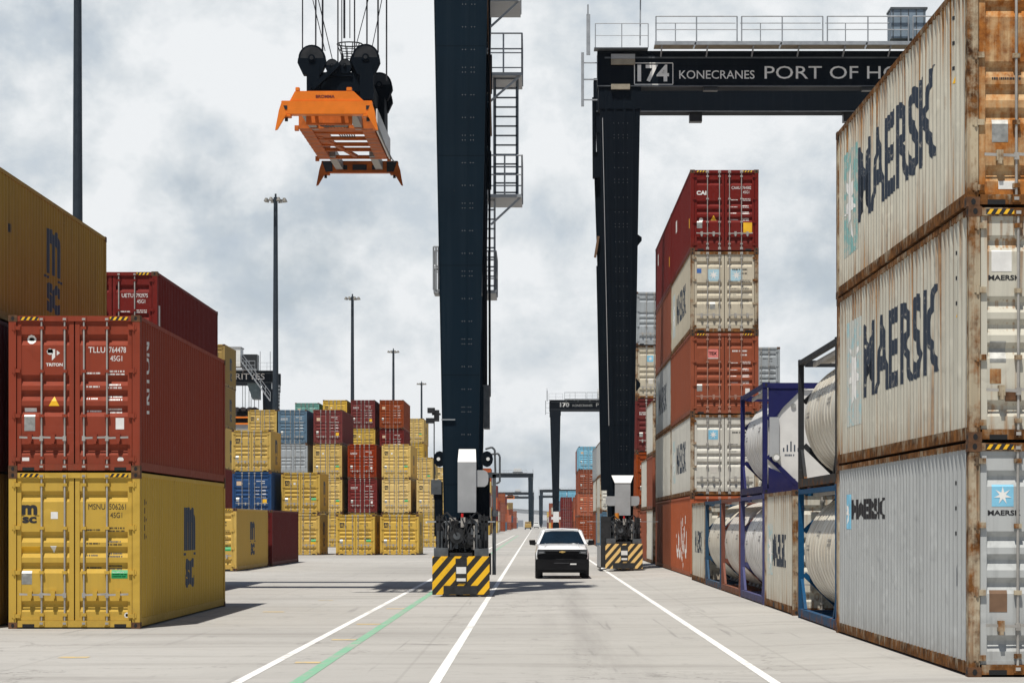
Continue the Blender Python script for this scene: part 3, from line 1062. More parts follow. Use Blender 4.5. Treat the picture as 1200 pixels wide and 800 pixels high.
def deco_red(kind='plain', mat=None):
    mat = mat or WHT

    def f(root, D, H, rnd):
        k = (H - 0.27) / 2.626
        Z = lambda z: 0.155 + (z - 0.155) * k
        if kind == 'tllu':
            hazard(root, H)
            numbers(D, H, mat, 'TLLU', '764478', '4', '45G1')
            door_decal(D[-1], 'emblem', H, 'tri_e', [S_poly([(-0.50, 2.27), (-0.50, 2.20), (-0.42, 2.20), (-0.42, 2.06), (-0.36, 2.12), (-0.36, 2.27)]),
                                                     S_star(-0.455, 2.225, 0.06, 0.057, 8), S_poly([(-0.33, 2.25), (-0.27, 2.20), (-0.33, 2.15)]),
                                                     S_text('TRITON', -0.53, 1.955, 0.31, 0.06, 0.03)], mat)
            door_decal(D[-1], 'sticker', H, 'o1', [S_star(-0.80, 2.45, 0.085, 0.08, 9)], mat)
            door_decal(D[-1], 'sticker', H, 'o2', [S_star(-0.80, 2.45, 0.05, 0.047, 9)], SPLATE)
            CACHE.pop(('dd', H, 'o2'), None)
            door_decal(D[-1], 'warning_triangle', H, 'wt', [S_poly([(-0.48, 1.22), (-0.28, 1.22), (-0.38, 1.40)])], SYEL)
            door_decal(D[-1], 'sticker', H, 'wl', [S_rect(-0.93, 1.115, 0.22, 0.07)], WHT)
            door_decal(D[-1], 'data_plate', H, 'pl2', [S_rect(-0.93, 0.76, 0.20, 0.30)], SPLATE)
            door_decal(D[1], 'sticker', H, 'wp', [S_rect(0.76, 0.79, 0.155, 0.21)], WHT)
            door_decal(D[-1], 'sticker', H, 'wl2', [S_rect(-0.97, 0.20, 0.13, 0.07)], WHT)
            door_decal(D[1], 'sticker', H, 'ov', [S_star(0.85, 0.23, 0.05, 0.047, 8, 1.2)], WHT)
            return
        if kind == 'uetu':
            hazard(root, H)
            numbers(D, H, mat, 'UETU', '792975', '4', '45G1')
        elif kind == 'cai':
            hazard(root, H)
            numbers(D, H, mat, 'CAAU', '764582', '5', '45G1')
            door_decal(D[-1], 'emblem', H, 'cai', [S_text('CAI', -1.0, Z(2.0), 0.36, 0.15, 0.05)], WHT)
            door_decal(D[1], 'sticker', H, 'ysq', [S_rect(0.67, Z(0.66), 0.33, 0.36)], SYEL)
            door_decal(D[-1], 'warning_triangle', H, 'wt2', [S_poly([(-0.49, 1.10), (-0.28, 1.10), (-0.385, 1.28)])], SYEL)
            door_decal(D[-1], 'sticker', H, 'o3', [S_star(-0.83, 1.12, 0.075, 0.07, 9)], WHT)
        elif kind == 'tex':
            hazard(root, H)
            numbers(D, H, mat)
            door_decal(D[-1], 'emblem', H, 'texp', [S_rect(-0.60, Z(2.0), 0.38, 0.31)], plain('pink_emblem', (0.72, 0.22, 0.20), 0.5))
            door_decal(D[-1], 'emblem_print', H, 'text', [S_text('TEX', -0.56, Z(2.10), 0.30, 0.12, 0.05), S_rect(-0.60, Z(1.975), 0.38, 0.03)], WHT)
            CACHE.pop(('dd', H, 'text'), None)
            door_decal(D[1], 'sticker', H, 'wp2', [S_rect(0.74, 0.72, 0.16, 0.2)], WHT)
        else:
            numbers(D, H, mat)
            if rnd.random() < 0.5:
                door_decal(D[-1], 'sticker', H, 'ws1', [S_rect(-0.95, Z(1.95), 0.3, 0.26)], plain('beige_sticker', (0.62, 0.45, 0.30), 0.6))
            else:
                door_decal(D[-1], 'sticker', H, 'ws2', [S_marks(-0.98, Z(2.0), 0.55, 0.2, 2, random.Random(2))], mat)
            if rnd.random() < 0.4:
                door_decal(D[1], 'sticker', H, 'ys2', [S_rect(0.66, Z(0.70), 0.26, 0.26)], SYEL)
            elif rnd.random() < 0.6:
                door_decal(D[1], 'sticker', H, 'wp3', [S_rect(0.70, Z(0.78), 0.16, 0.2)], WHT)
        door_decal(D[-1], 'data_plate', H, 'pl', [S_rect(-0.98, Z(0.82), 0.19, 0.25)], SPLATE)
    return f


def star_sticker(door, H, key, u, v, w, pale=False):
    door_decal(door, 'sticker', H, key + 'sq', [S_rect(u, v, w, w)], SBLUE if not pale else plain('pale_blue_sticker', (0.42, 0.62, 0.70), 0.5))
    k2 = ('dd', H, key + 'st')
    if k2 not in CACHE:
        pr = door_prof(H)
        CACHE[k2] = shapes_mesh('emblem_star', [S_star(u + w / 2, v + w / 2, w * 0.42, w * 0.15)], lambda x, z: Vector((x, 0.046 + interp(pr, z) - 0.006, z)), vb=[p[0] for p in pr])
    link('emblem_star', CACHE[k2], [WHT], door)


def deco_white(kind='two', txt=True):
    def f(root, D, H, rnd):
        k = (H - 0.27) / 2.626
        Z = lambda z: 0.155 + (z - 0.155) * k
        if kind == 'two':
            for s in (-1, 1):
                star_sticker(D[s], H, 'two%d' % s, (-0.60 if s < 0 else 0.22), Z(1.84), 0.42, True)
            door_decal(D[-1], 'sticker', H, 'bq', [S_rect(-0.98, Z(2.12), 0.16, 0.16)], plain('blue_sticker', (0.06, 0.16, 0.45), 0.5))
            door_decal(D[-1], 'data_plate', H, 'pl4', [S_rect(-0.52, Z(0.84), 0.19, 0.25)], SPLATE)
        elif kind == 'one':
            star_sticker(D[-1], H, 'one', -0.57, Z(2.0), 0.34)
            door_decal(D[-1], 'sticker', H, 'wb', [S_rect(-0.50, Z(0.80), 0.24, 0.30)], plain('dull_white_sticker', (0.55, 0.52, 0.47), 0.6))
        numbers(D, H, BLK)
    return f


def side_msc(L, y0, w=1.7, h=1.66, z0=0.60):
    def f(root, L_, H):
        side_decal(root, 'emblem', L_, 1, ('msc', y0, w, h, z0), S_mlogo(y0, z0, w, h), NVY if w < 1.75 else BLK)
    return f


def side_maersk(ya, yb, z0, h, ys=None, zs=None, hs=None, sq=SBLUEW, star=True, mat=None, side=-1, bold=0.028):
    """big name read from far (ya) to near (yb), on the face toward -X"""
    def f(root, L_, H):
        vs, fs, asp = text2d('MAERSK', bold)
        sh = [([(ya + (yb - ya) * x, z0 + y * h) for x, y in vs], fs)]
        side_decal(root, 'lettering', L_, side, ('mk', ya, yb, z0, h), sh, mat or NVYW)
        if ys is not None:
            w = 1.5 * hs / 1.6
            key = ('sd', L_, side, ('sq', ys, zs, hs))
            side_decal(root, 'emblem_panel', L_, side, ('sq', ys, zs, hs), [S_rect(ys - w, zs, w, hs)], sq)
            k2 = ('sd', L_, side, ('st', ys, zs, hs))
            if k2 not in CACHE:
                fn, br = side_map(L_, side, 0.006)
                CACHE[k2] = shapes_mesh('emblem_star', [S_star(ys - w / 2, zs + hs / 2, hs * 0.42, hs * 0.15, su=0.9)], fn, ub=br)
            link('emblem_star', CACHE[k2], [WHT], root)
    return f


def side_marks(root, L, H, s, y, zt, mat, tri=None):
    """the small vertical number and symbols near the door end"""
    rr = random.Random(11)
    sh = []
    z = zt
    for k in range(5):
        z -= 0.16
        sh.append(S_rect(y, z, 0.03, 0.11))
        if k % 2 == 0:
            sh.append(S_rect(y + 0.05, z + 0.02, 0.045, 0.05))
    side_decal(root, 'lettering', L, s, ('mk', y, zt, s), sh, mat)
    if tri:
        side_decal(root, 'warning_triangle', L, s, ('tri', y, tri, s), [S_poly([(y - 0.09, tri), (y + 0.09, tri), (y, tri + 0.16)])], SYEL)


# far away containers: one mesh each, same shapes at lower cost
def far_mesh(L, H):
    key = ('far', L, H)
    if key in CACHE:
        return CACHE[key]
    b = MB()
    pr = corr(L)
    n = len(pr)
    for s in (-1, 1):
        vs = [(s * (1.206 - d), y, 0.18) for y, d in pr] + [(s * (1.206 - d), y, H - 0.085) for y, d in pr]
        b.add(vs, [(i, i + 1, n + i + 1, n + i) for i in range(n - 1)], 0)
        b.box(s * 1.1, s * 1.204, 0.18, L - 0.18, 0.03, 0.182, 1)
        b.box(s * 1.15, s * 1.213, 0.18, L - 0.18, H - 0.087, H - 0.012, 1)
        for y0, y1 in ((0, 0.18), (L - 0.18, L)):
            b.box(s * 1.07, s * HW, y0, y1, 0, H, 1)
        for xx in (0.178, 0.605):
            b.cyl((s * xx, 0.015, 0.1), (s * xx, 0.015, H - 0.06), 0.018, n=6, m=2)
        dp = door_prof(H)
        m = len(dp)
        vs = [(s * 0.012, 0.046 + d, z) for z, d in dp] + [(s * 1.07, 0.046 + d, z) for z, d in dp]
        b.add(vs, [(i, i + 1, m + i + 1, m + i) for i in range(m - 1)], 0)
    b.box(-1.07, 1.07, 0.012, 0.15, H - 0.115, H - 0.014, 1)
    b.box(-1.07, 1.07, 0.012, 0.15, 0.03, 0.155, 1)
    b.box(-1.16, 1.16, 0.12, L - 0.05, H - 0.05, H - 0.02, 0)
    b.box(-1.1, 1.1, 0.1, L - 0.06, 0.1, 0.14, 3)
    b.box(-1.07, 1.07, L - 0.1, L - 0.04, 0.14, H - 0.05, 0)
    me = b.mesh('far_container', 4)
    CACHE[key] = me
    return me


def far_container(x, y, z, L, H, sch, label, group):
    pm, fm, bmat, word = SCH[sch]
    o = link('shipping_container', far_mesh(L, H), [pm, fm, bmat, DARK])
    o.location = (x, y, z)
    o['label'] = label
    o['category'] = 'container'
    o['group'] = group
    return o


HC, ST = 2.896, 2.591
L40, L20 = 12.192, 6.058

# ------------------------------------------------------------------ ground and markings
RISE = 0.05


def gz(x):
    q = min(1.0, max(0.0, (x - 3.3) / 1.5))
    return RISE * q * q * (3 - 2 * q)


b = MB()
gx = [-3000, -300, -60, -20, 0, 3.2, 3.6, 4.0, 4.4, 4.8, 5.2, 20, 60, 300, 3000]
gy = [-60, 0, 30, 60, 100, 200, 400, 800, 1600, 7000]
vs = [(x, y, gz(x)) for y in gy for x in gx]
nx = len(gx)
b.add(vs, [(j * nx + i, j * nx + i + 1, (j + 1) * nx + i + 1, (j + 1) * nx + i) for j in range(len(gy) - 1) for i in range(nx - 1)])
struct(b.build('ground', CONC))


def strip(name, x0, x1, y0, y1, mat):
    b = MB()
    b.quad((x0, y0, 0.004), (x1, y0, 0.004), (x1, y1, 0.004), (x0, y1, 0.004))
    return struct(b.build(name, mat))


strip('lane_line', -1.29, -1.155, 20, 900, RWHITE)
strip('lane_line', 2.86, 2.99, 20, 900, RWHITE)
strip('lane_line', -3.70, -3.57, 20, 420, RWHITE)
strip('green_line', -2.99, -2.83, 20, 420, RGREEN)
for k, (x0, x1, yy) in enumerate([(-3.35, -2.99 + 0.02, 33.2), (-3.40, -2.95, 39.8), (-3.45, -2.95, 46.0), (-6.0, -5.5, 52.5), (-5.5, -5.1, 60.5), (-6.9, -6.45, 34.5), (-3.4, -2.95, 54.5)]):
    strip('yellow_mark', x0, x1 - 0.03, yy, yy + 0.35, RYEL)

# ------------------------------------------------------------------ near left stack
XA = -7.30 - HW
YA = F / 63.4
r = container(XA, YA, 0, L40, HC, 'msc', 'yellow forty foot container on the ground with green sticker on its right door', 'containers stacked left of the lane', True, True, deco_msc(True), None)
side_msc(L40, 5.75, 1.5, 1.70, 0.60)(r, L40, HC)
side_marks(r, L40, HC, 1, 0.70, 2.45, BLK)
side_decal(r, 'lettering', L40, 1, ('vt',), [S_marks(0.62, 0.75, 0.07, 0.9, 14, random.Random(2))], BLK)
r = container(XA, YA, HC, L40, HC, 'red', 'brick red container with yellow warning triangle, on top of the nearest yellow one', 'containers stacked left of the lane', True, True, deco_red('tllu'), None)
side_decal(r, 'lettering', L40, 1, ('triton',), [S_text('TRITON', 0.86, 1.02, 0.26, 1.46, 0.03, 90)], WHTW)

XB = -10.10 - HW
YB2 = F / 43.8
lab = {0: 'bottom', 1: 'second'}
for k in range(3):
    if k < 2:
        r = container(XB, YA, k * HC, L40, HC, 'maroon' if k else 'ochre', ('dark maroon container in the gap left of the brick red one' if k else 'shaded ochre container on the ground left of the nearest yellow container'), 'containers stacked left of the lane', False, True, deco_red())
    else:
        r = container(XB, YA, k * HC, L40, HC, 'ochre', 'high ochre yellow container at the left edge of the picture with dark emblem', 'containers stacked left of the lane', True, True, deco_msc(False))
        side_msc(L40, 5.30, 1.45, 1.75, 0.55)(r, L40, HC)
        side_decal(r, 'lettering', L40, 1, ('vt2',), [S_marks(1.75, 1.7, 0.25, 0.3, 1, random.Random(2))], BLK)
for k in range(3):
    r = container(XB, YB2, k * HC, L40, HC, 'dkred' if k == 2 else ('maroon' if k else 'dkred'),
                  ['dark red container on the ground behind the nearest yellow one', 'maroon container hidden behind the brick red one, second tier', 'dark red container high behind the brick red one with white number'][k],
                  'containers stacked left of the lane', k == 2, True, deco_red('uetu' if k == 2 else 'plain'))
    if k == 2:
        side_decal(r, 'lettering', L40, 1, ('uet',), [S_rect(0.42, 1.25, 0.09, 0.77)], WHTW)

# two lying on the ground farther on
r = container(-12.25 - HW, F / 28.55, 0, 11.6, ST, 'msc', 'low yellow container on the ground in front of a maroon one with green sticker', 'containers stacked left of the lane', False, True, deco_msc(False))
side_msc(11.6, 4.9, 1.6, 1.45, 0.6)(r, 11.6, ST)
container(-12.12 - HW, F / 28.55 + 12.2, 0, L40, ST, 'maroon', 'maroon container lying on the ground behind the low yellow one', 'containers stacked left of the lane', False, True, deco_red())

# ------------------------------------------------------------------ left block of stacks
TW = ['bottom', 'second', 'third', 'fourth', 'fifth']


def stack(xr_px, s, L, H, tiers, desc, group, left=False, far=False, X=None, zoff=0.0, extra=None):
    Y = F / s
    X0 = (PX(xr_px, s) if X is None else X) + (HW if left else -HW)
    n = len(tiers)
    z = zoff
    for k, tkey in enumerate(tiers):
        h = H
        if isinstance(tkey, tuple):
            tkey, h = tkey
        word = SCH[tkey][3]
        tn = 'top' if k == n - 1 and n > 1 else TW[k]
        label = '%s container, %s of the %s' % (word, tn, desc)
        rr = random.Random(int(xr_px * 13 + k * 101 + s * 7))
        if far:
            far_container(X0, Y, z, L, h, tkey, label, group)
        else:
            if tkey in ('msc', 'msc2', 'ochre'):
                dc = deco_msc(False)
                sd = side_msc(L, L * 0.45, 1.5 if L > 8 else 1.2, 1.6, 0.5) if not left else None
            elif tkey in ('white', 'cream', 'mgrey', 'mworn', 'grey'):
                dc, sd = deco_white('one' if k % 2 else 'none'), None
            else:
                dc, sd = deco_red('plain'), None
            r = container(X0 + rr.uniform(-0.035, 0.035), Y + rr.uniform(-0.05, 0.05), z, L, h, tkey, label, group, False, True, dc, sd, rr, rz=rr.uniform(-0.004, 0.004))
            if extra:
                extra(r, k, L, h)
        z += h


G1 = 'containers in the big left block'
SF, SM, SN, SP = 18.7, 13.9, 11.6, 9.88
stack(318, 18.9, L20, ST, ['msc', 'blue', 'msc'], 'three high stack standing behind the low yellow container', G1)
stack(375, SF, L20, ST, ['msc', 'msc'], 'two high yellow stack right of the maroon container', G1)
stack(439, SF, L20, (ST - 0.05), ['msc'], 'front row, single box, left of its yellow twin', G1)
stack(490.8, SF - 0.1, L20, (ST - 0.05), ['msc'], 'front row, single box nearest the crane leg', G1)
stack(264, 16.9, L20, ST + 0.29, ['msc', 'dkred', 'msc', 'ochre', 'ochre'], 'tall stack peeking out right of the brick red container', G1)
stack(324.4, SM, L40, HC, ['msc', 'dkred', 'msc', 'msc'], 'second row stack at the left, before the distant crane', G1)
stack(360, SM, L40, HC, ['msc', 'msc', 'grey', 'slate'], 'second row stack crowned by slate blue', G1)
stack(400.8, SM, L40, HC, ['msc', 'msc2', 'msc', 'dkred'], 'second row stack crowned by dark red', G1)
stack(441.5, SM, L40, HC, ['msc', 'dkred', 'red'], 'second row red stack behind the front twin boxes', G1)
stack(481, SM, L40, HC, ['msc', 'msc2', 'msc2'], 'second row all yellow stack behind the front twin boxes', G1)
stack(522, SM, L40, HC, ['msc2', 'msc2'], 'pale stack partly behind the near crane leg', G1)
stack(374, SN, L40, HC, ['msc', 'red', 'msc', 'slate', ('teal', 2.6)], 'third row stack crowned by teal', G1)
stack(406.5, SN, L40, HC, ['msc', 'red', 'msc', 'msc', 'msc'], 'third row stack crowned by yellow', G1)
stack(439.5, SN, L40, HC, ['msc', 'red', 'msc', 'msc', 'dkred'], 'third row stack with dark red over yellow', G1)
stack(473, SN, L40, HC, ['msc', 'red', 'msc', 'dkred', 'rust'], 'third row stack with rust over dark red', G1)
stack(507, SN, L40, HC, ['msc', 'msc2', 'msc'], 'third row stack just left of the crane leg', G1)
stack(496.5, SP, L40, HC, ['msc', 'msc', 'msc2', 'msc', 'msc2'], 'tall farthest yellow stack left of the crane leg', G1)
stack(535, SP, L40, HC, ['msc', 'red', 'msc2'], 'farthest stack mostly behind the crane leg', G1)

# ------------------------------------------------------------------ near right stack
G2 = 'containers stacked right of the lane'
YR, XR = F / 95.2, 5.33 + HW


def deco_near(tier):
    def f(root, D, H, rnd):
        if tier == 0:
            star_sticker(D[-1], H, 'nr0', -0.92, 2.10, 0.27)
            door_decal(D[-1], 'lettering', H, 'nr0t', [S_text('MAERSK', -0.97, 1.99, 0.41, 0.065, 0.03)], BLK)
            door_decal(D[-1], 'placard', H, 'nr0p', [S_rect(-0.95, 0.80, 0.22, 0.27)], SBROWN)
            door_decal(D[1], 'small_print', H, 'nr0s', [S_marks(0.2, 1.2, 0.5, 0.1, 1, random.Random(1))], BLK)
        elif tier == 1:
            door_decal(D[-1], 'sticker', H, 'nr1', [S_rect(-0.93, 2.10, 0.25, 0.26)], WHT)
            door_decal(D[-1], 'lettering', H, 'nr1t', [S_text('MAERSK', -0.97, 1.99, 0.40, 0.065, 0.03)], BLK)
            door_decal(D[-1], 'data_plate', H, 'nr1p', [S_rect(-0.95, 0.98, 0.20, 0.26)], SPLATE)
            door_decal(D[-1], 'rust_patch', H, 'nr1r', [S_rect(-0.95, 0.72, 0.14, 0.18)], MRUST)
            door_decal(D[-1], 'rust_patch', H, 'nr1r2', [S_rect(-0.76, 0.50, 0.19, 0.14)], CAST)
        else:
            door_decal(D[-1], 'data_plate', H, 'nr2p', [S_rect(-0.90, 0.80, 0.20, 0.28)], SPLATE)
            door_decal(D[-1], 'sticker', H, 'nr2w', [S_rect(-0.82, 0.22, 0.20, 0.10)], WHT)
            door_decal(D[-1], 'lettering', H, 'nr2t', [S_marks(-0.90, 1.56, 0.40, 0.055, 1, random.Random(9))], BLK)
            door_decal(D[-1], 'emblem_panel', H, 'nr2e', [S_rect(-0.42, 2.2, 0.2, 0.25)], SBLUE)
        hazard(root, H)
    return f


r = container(XR, YR, RISE, L40, HC, 'mgrey', 'pale grey container at the bottom of the nearest right stack with small black lettering', G2, True, True, deco_near(0), rz=0.0075)
side_maersk(10.35, 6.75, 1.96, 0.33, 11.05, 1.80, 0.58, SBLUE, mat=BLK, bold=0.055)(r, L40, HC)
side_marks(r, L40, HC, -1, 0.92, 2.52, BLK)
side_decal(r, 'lettering', L40, -1, ('smk',), [S_rect(0.85, 1.45, 0.05, 0.25), S_poly([(0.78, 1.1), (0.98, 1.1), (0.80, 1.38)])], NVY)
r = container(XR + 0.01, YR + 0.02, RISE + HC, L40, HC, 'mworn', 'rust streaked container in the middle of the nearest right stack, blank white sticker on door', G2, True, True, deco_near(1), rz=0.0075)
side_maersk(9.15, 2.15, 1.0, 1.2, 10.95, 0.62, 1.75, SBLUEW)(r, L40, HC)
side_marks(r, L40, HC, -1, 0.92, 2.55, BLK, 1.62)
r = container(XR - 0.01, YR + 0.04, RISE + 2 * HC, L40, HC, 'mworn2', 'rust eaten container topmost of the nearest right stack, its doors rusted orange', G2, True, True, deco_near(2), doorsch=MRUST, rz=0.0065)
side_maersk(9.55, 2.25, 0.98, 1.25, 11.35, 0.60, 1.75, STEAL)(r, L40, HC)
side_marks(r, L40, HC, -1, 0.95, 2.65, BLK, 1.70)

# ------------------------------------------------------------------ tank containers
SHELLM = {
    'cream': plain('cream_cladding', (0.56, 0.50, 0.41), 0.42, 0.25, 0.22, 0.5, 2.0),
    'steel': plain('stained_steel_cladding', (0.50, 0.49, 0.47), 0.40, 0.5, 0.22, 0.5, 2.0),
    'white': plain('white_cladding', (0.66, 0.65, 0.63), 0.4, 0.05, 0.1, 0.5, 2.0),
    'brownish': plain('rust_stained_cladding', (0.43, 0.40, 0.36), 0.42, 0.45, 0.3, 0.5, 1.6),
}
def cladding(name, col, stain, amt):
    t = NT(name)
    co, v, seed = t.seeded()
    a = t.noise(t.mapping(v, (1.2, 5.0, 0.7)), 1.0, 7, 0.65)
    c = t.noise(v, 1.3, 6, 0.62)
    g = t.noise(v, 14, 4, 0.6)
    base = t.mix(t.math('MULTIPLY', t.maprange(a, 0.45, 0.70), amt), col, stain)
    base = t.mix(t.math('MULTIPLY', t.maprange(c, 0.52, 0.72), amt * 0.8), base, tuple(x * 0.55 for x in stain))
    t.set(t.b.inputs['Base Color'], base)
    t.set(t.b.inputs['Metallic'], 0.12)
    t.set(t.b.inputs['Roughness'], t.math('ADD', t.maprange(a, 0.3, 0.7, 0.24, 0.5), t.math('MULTIPLY', g, 0.08)))
    t.bump(t.math('ADD', c, t.math('MULTIPLY', a, 0.5)), 0.3, 0.04)
    return t.mat


SHELLM['cream'] = cladding('cream_cladding_metal', (0.72, 0.68, 0.58), (0.44, 0.36, 0.25), 0.6)
SHELLM['steel'] = cladding('stained_metal_cladding', (0.72, 0.71, 0.69), (0.42, 0.39, 0.35), 0.6)
SHELLM['brownish'] = cladding('rusted_metal_cladding', (0.66, 0.63, 0.58), (0.40, 0.26, 0.14), 0.6)
FR = {
    'blue': paint('tank_frame_blue', (0.016, 0.075, 0.165), 0.42, 0.3, 0.2),
    'navy': paint('tank_frame_navy', (0.018, 0.020, 0.09), 0.2, 0.2, 0.15),
    'violet': paint('tank_frame_violet', (0.06, 0.065, 0.17), 0.3, 0.3, 0.2),
    'rust': paint('tank_frame_rust', (0.20, 0.07, 0.045), 0.5, 0.4, 0.2),
    'dark': paint('tank_frame_dark', (0.03, 0.032, 0.036), 0.4, 0.3, 0.2),
    'steelblue': paint('tank_frame_steel_blue', (0.035, 0.075, 0.13), 0.45, 0.3, 0.2),
}


def tank(y, z, shell, frame, label, end_cover=False, x=5.30, rail=None):
    root = thing('tank_container', label, 'tank container', (x + HW, y, z), 'tank containers in the right stack')
    L, H = L20, ST
    b = MB()
    for yy in (0.0, L - 0.13):
        for s in (-1, 1):
            b.box(s * HW, s * (HW - 0.11), yy + 0.015, yy + 0.115, 0.12, H - 0.12, 0)
        b.box(-HW + 0.14, HW - 0.14, yy + 0.01, yy + 0.12, H - 0.14, H - 0.01, 0)
        b.box(-HW + 0.14, HW - 0.14, yy + 0.01, yy + 0.12, 0.02, 0.16, 0)
        ym = yy + 0.065
        for s in (-1, 1):
            for zc, dz in ((H - 0.14, -1), (0.16, 1)):
                b.bar((s * (HW - 0.12), ym, zc + dz * 0.72), (s * (HW - 0.86), ym, zc + dz * 0.0), 0.08, 0.10, 0)
    b.build('end_frame', FR[frame], root)
    b = MB()
    for s in (-1, 1):
        b.box(s * 1.10, s * (HW - 0.006), 0.13, L - 0.13, 0.03, 0.19, 0)
        b.box(s * 1.12, s * (HW - 0.006), 0.13, L - 0.13, H - 0.11, H - 0.02, 0)
        # saddle braces rising from the bottom rail
        for y0, y1 in ((0.13, 0.75), (L - 0.13, L - 0.75)):
            b.bar((s * 1.15, y0, 0.75), (s * 1.15, y1, 0.17), 0.06, 0.09, 0)
    for yy in (0.5, 1.6, 3.0, 4.4, 5.5):
        b.box(-1.1, 1.1, yy - 0.05, yy + 0.05, 0.04, 0.17, 0)
    b.build('side_rail', rail or FR[frame], root)
    for s in (-1, 1):
        for y0 in (0, L):
            for z0 in (0, H - 0.12):
                k = ('cast', s, y0, z0, 'tk')
                if k not in CACHE:
                    cb = MB()
                    casting_mb(cb, s, y0, z0)
                    CACHE[k] = cb.mesh('corner_casting', 2)
                link('corner_casting', CACHE[k], [FR[frame], DARK], root)
    b = MB()
    rr, zc = 1.17, 1.34
    prof = [(0.0, 0.10), (0.45, 0.12), (0.80, 0.18), (1.0, 0.27), (1.12, 0.40), (rr, 0.58)]
    bands = [0.72 + k * 0.46 for k in range(11)]
    full = list(prof)
    for yy in bands[1:-1]:
        full += [(rr, yy - 0.05), (rr - 0.012, yy - 0.045), (rr - 0.012, yy - 0.035), (rr + 0.008, yy - 0.03), (rr + 0.008, yy + 0.03), (rr - 0.012, yy + 0.035), (rr - 0.012, yy + 0.045), (rr, yy + 0.05)]
    full += [(rr, L - 0.72)] + [(r_, L - d) for r_, d in reversed(prof[:-1])]
    b.lathe(full, (0, 0, zc), 'y', 56, 0)
    sh = b.build('tank_shell', SHELLM[shell], root, smooth=True)
    b = MB()
    for yy in (1.15, 2.5, 3.55, 4.9):
        b.cyl((-0.5, yy, 0.17), (-0.35, yy, 0.42), 0.07, n=6)
        b.cyl((0.5, yy, 0.17), (0.35, yy, 0.42), 0.07, n=6)
    b.box(-0.95, -0.62, 0.3, L - 0.3, H - 0.09, H - 0.065)
    b.box(-0.95, -0.92, 0.3, L - 0.3, H - 0.16, H - 0.08)
    for k in range(12):
        b.box(-0.62, 0.62, 0.4 + k * 0.46, 0.46 + k * 0.46, H - 0.10, H - 0.075)
    b.cyl((0, 2.6, 2.40), (0, 2.6, 2.56), 0.28, n=16)
    b.build('walkway', GALV, root, split=False)
    # datasheets and small print on the left flank of the shell
    def fl(u, v):
        an = (v - 0.0)
        return Vector((-math.cos(an) * (rr + 0.011), u, zc + math.sin(an) * (rr + 0.011)))
    for one in (S_marks(L - 1.6, 0.0, 0.55, 0.13, 2, random.Random(4)), S_marks(L - 2.9, 0.25, 0.5, 0.12, 2, random.Random(6)), S_marks(1.2, 0.1, 0.6, 0.15, 2, random.Random(7))):
        link('lettering', shapes_mesh('lettering', [one], fl), [plain('grey_lettering', (0.20, 0.195, 0.19), 0.6)], sh)
    me = shapes_mesh('data_plate', [S_rect(0.95, 0.35, 0.35, 0.28)], fl)
    link('data_plate', me, [SPLATE], sh)
    if end_cover:
        # white dished end closed in by navy corner plates
        b = MB()
        for s in (-1, 1):
            b.prism([(s * (HW - 0.14), H - 0.14), (s * 0.42, H - 0.14), (s * (HW - 0.14), H - 1.05)], 0.03, 0.07, 'xz')
            b.prism([(s * (HW - 0.14), 0.16), (s * 0.45, 0.16), (s * 0.45, 0.34), (s * (HW - 0.14), 0.62)], 0.03, 0.07, 'xz')
        b.build('corner_plate', FR[frame], root)
        b = MB()
        b.prism([(-1.08, 0.62), (-0.70, 0.22), (0.70, 0.22), (1.08, 0.62), (1.08, 1.45), (0.50, 2.42), (-0.50, 2.42), (-1.08, 1.45)], 0.072, 0.10, 'xz')
        b.build('end_shroud', SHELLM['white'], root)
        b = MB()
        b.box(-1.06, -0.84, -0.02, 0.072, 0.86, 1.78)
        b.build('document_box', PGREY, root)
        b = MB()
        b.cyl((-0.90, 0.16, 0.84), (-0.90, -0.03, 0.84), 0.10, n=16, m=0)
        b.cyl((-0.90, -0.032, 0.84), (-0.90, -0.036, 0.84), 0.065, n=16, m=1)
        b.cyl((-0.50, 0.072, 2.05), (-0.50, 0.04, 2.05), 0.06, n=12, m=0)
        b.build('valve', [SPLATE, PWHITE], root)
        sh2 = []
        for k, hh in enumerate((0.09, 0.16, 0.24, 0.16, 0.09)):
            sh2.append(S_rect(-0.74 + k * 0.085, 0.98, 0.032, hh))
        sh2.append(S_marks(-0.70, 0.86, 0.30, 0.08, 1, random.Random(3)))
        me = shapes_mesh('emblem', sh2, lambda u, v: Vector((u, 0.069, v)))
        link('emblem', me, [NVY], sh)
    return root


tank(42.1, RISE, 'cream', 'blue', 'cream tank container in a blue frame on the ground beside the nearest right stack')
r = tank(42.1, RISE + ST, 'cream', 'dark', 'tank container in a dark frame, upper one beside the nearest right stack')
tank(55.62, RISE, 'steel', 'violet', 'silver tank container in a violet frame under the navy framed tank')
tank(55.62, RISE + ST, 'white', 'navy', 'white ended tank container in a navy frame in the upper tier', True)
tank(62.0, RISE, 'brownish', 'rust', 'stained silver tank container in a rust red frame on the ground')
tank(68.4, RISE, 'cream', 'steelblue', 'pale tank container in a steel blue frame, farthest of the tanks')

r = container(5.30 + HW, 49.2, RISE, L20, ST, 'mworn', 'small streaky white container on the ground between the blue and violet tank frames', G2, False, True, deco_white('none'))
side_maersk(4.35, 1.45, 0.95, 0.72, 5.35, 0.75, 1.15, SBLUEW, bold=0.05)(r, L20, ST)
side_marks(r, L20, ST, -1, 0.62, 2.35, BLK)
r = container(5.30 + HW, 74.8, RISE, L20, ST, 'mworn', 'small whitish container on the ground between farthest tank and orange container', G2, False, True, deco_white('none'))
side_maersk(4.5, 1.2, 0.95, 0.72)(r, L20, ST)
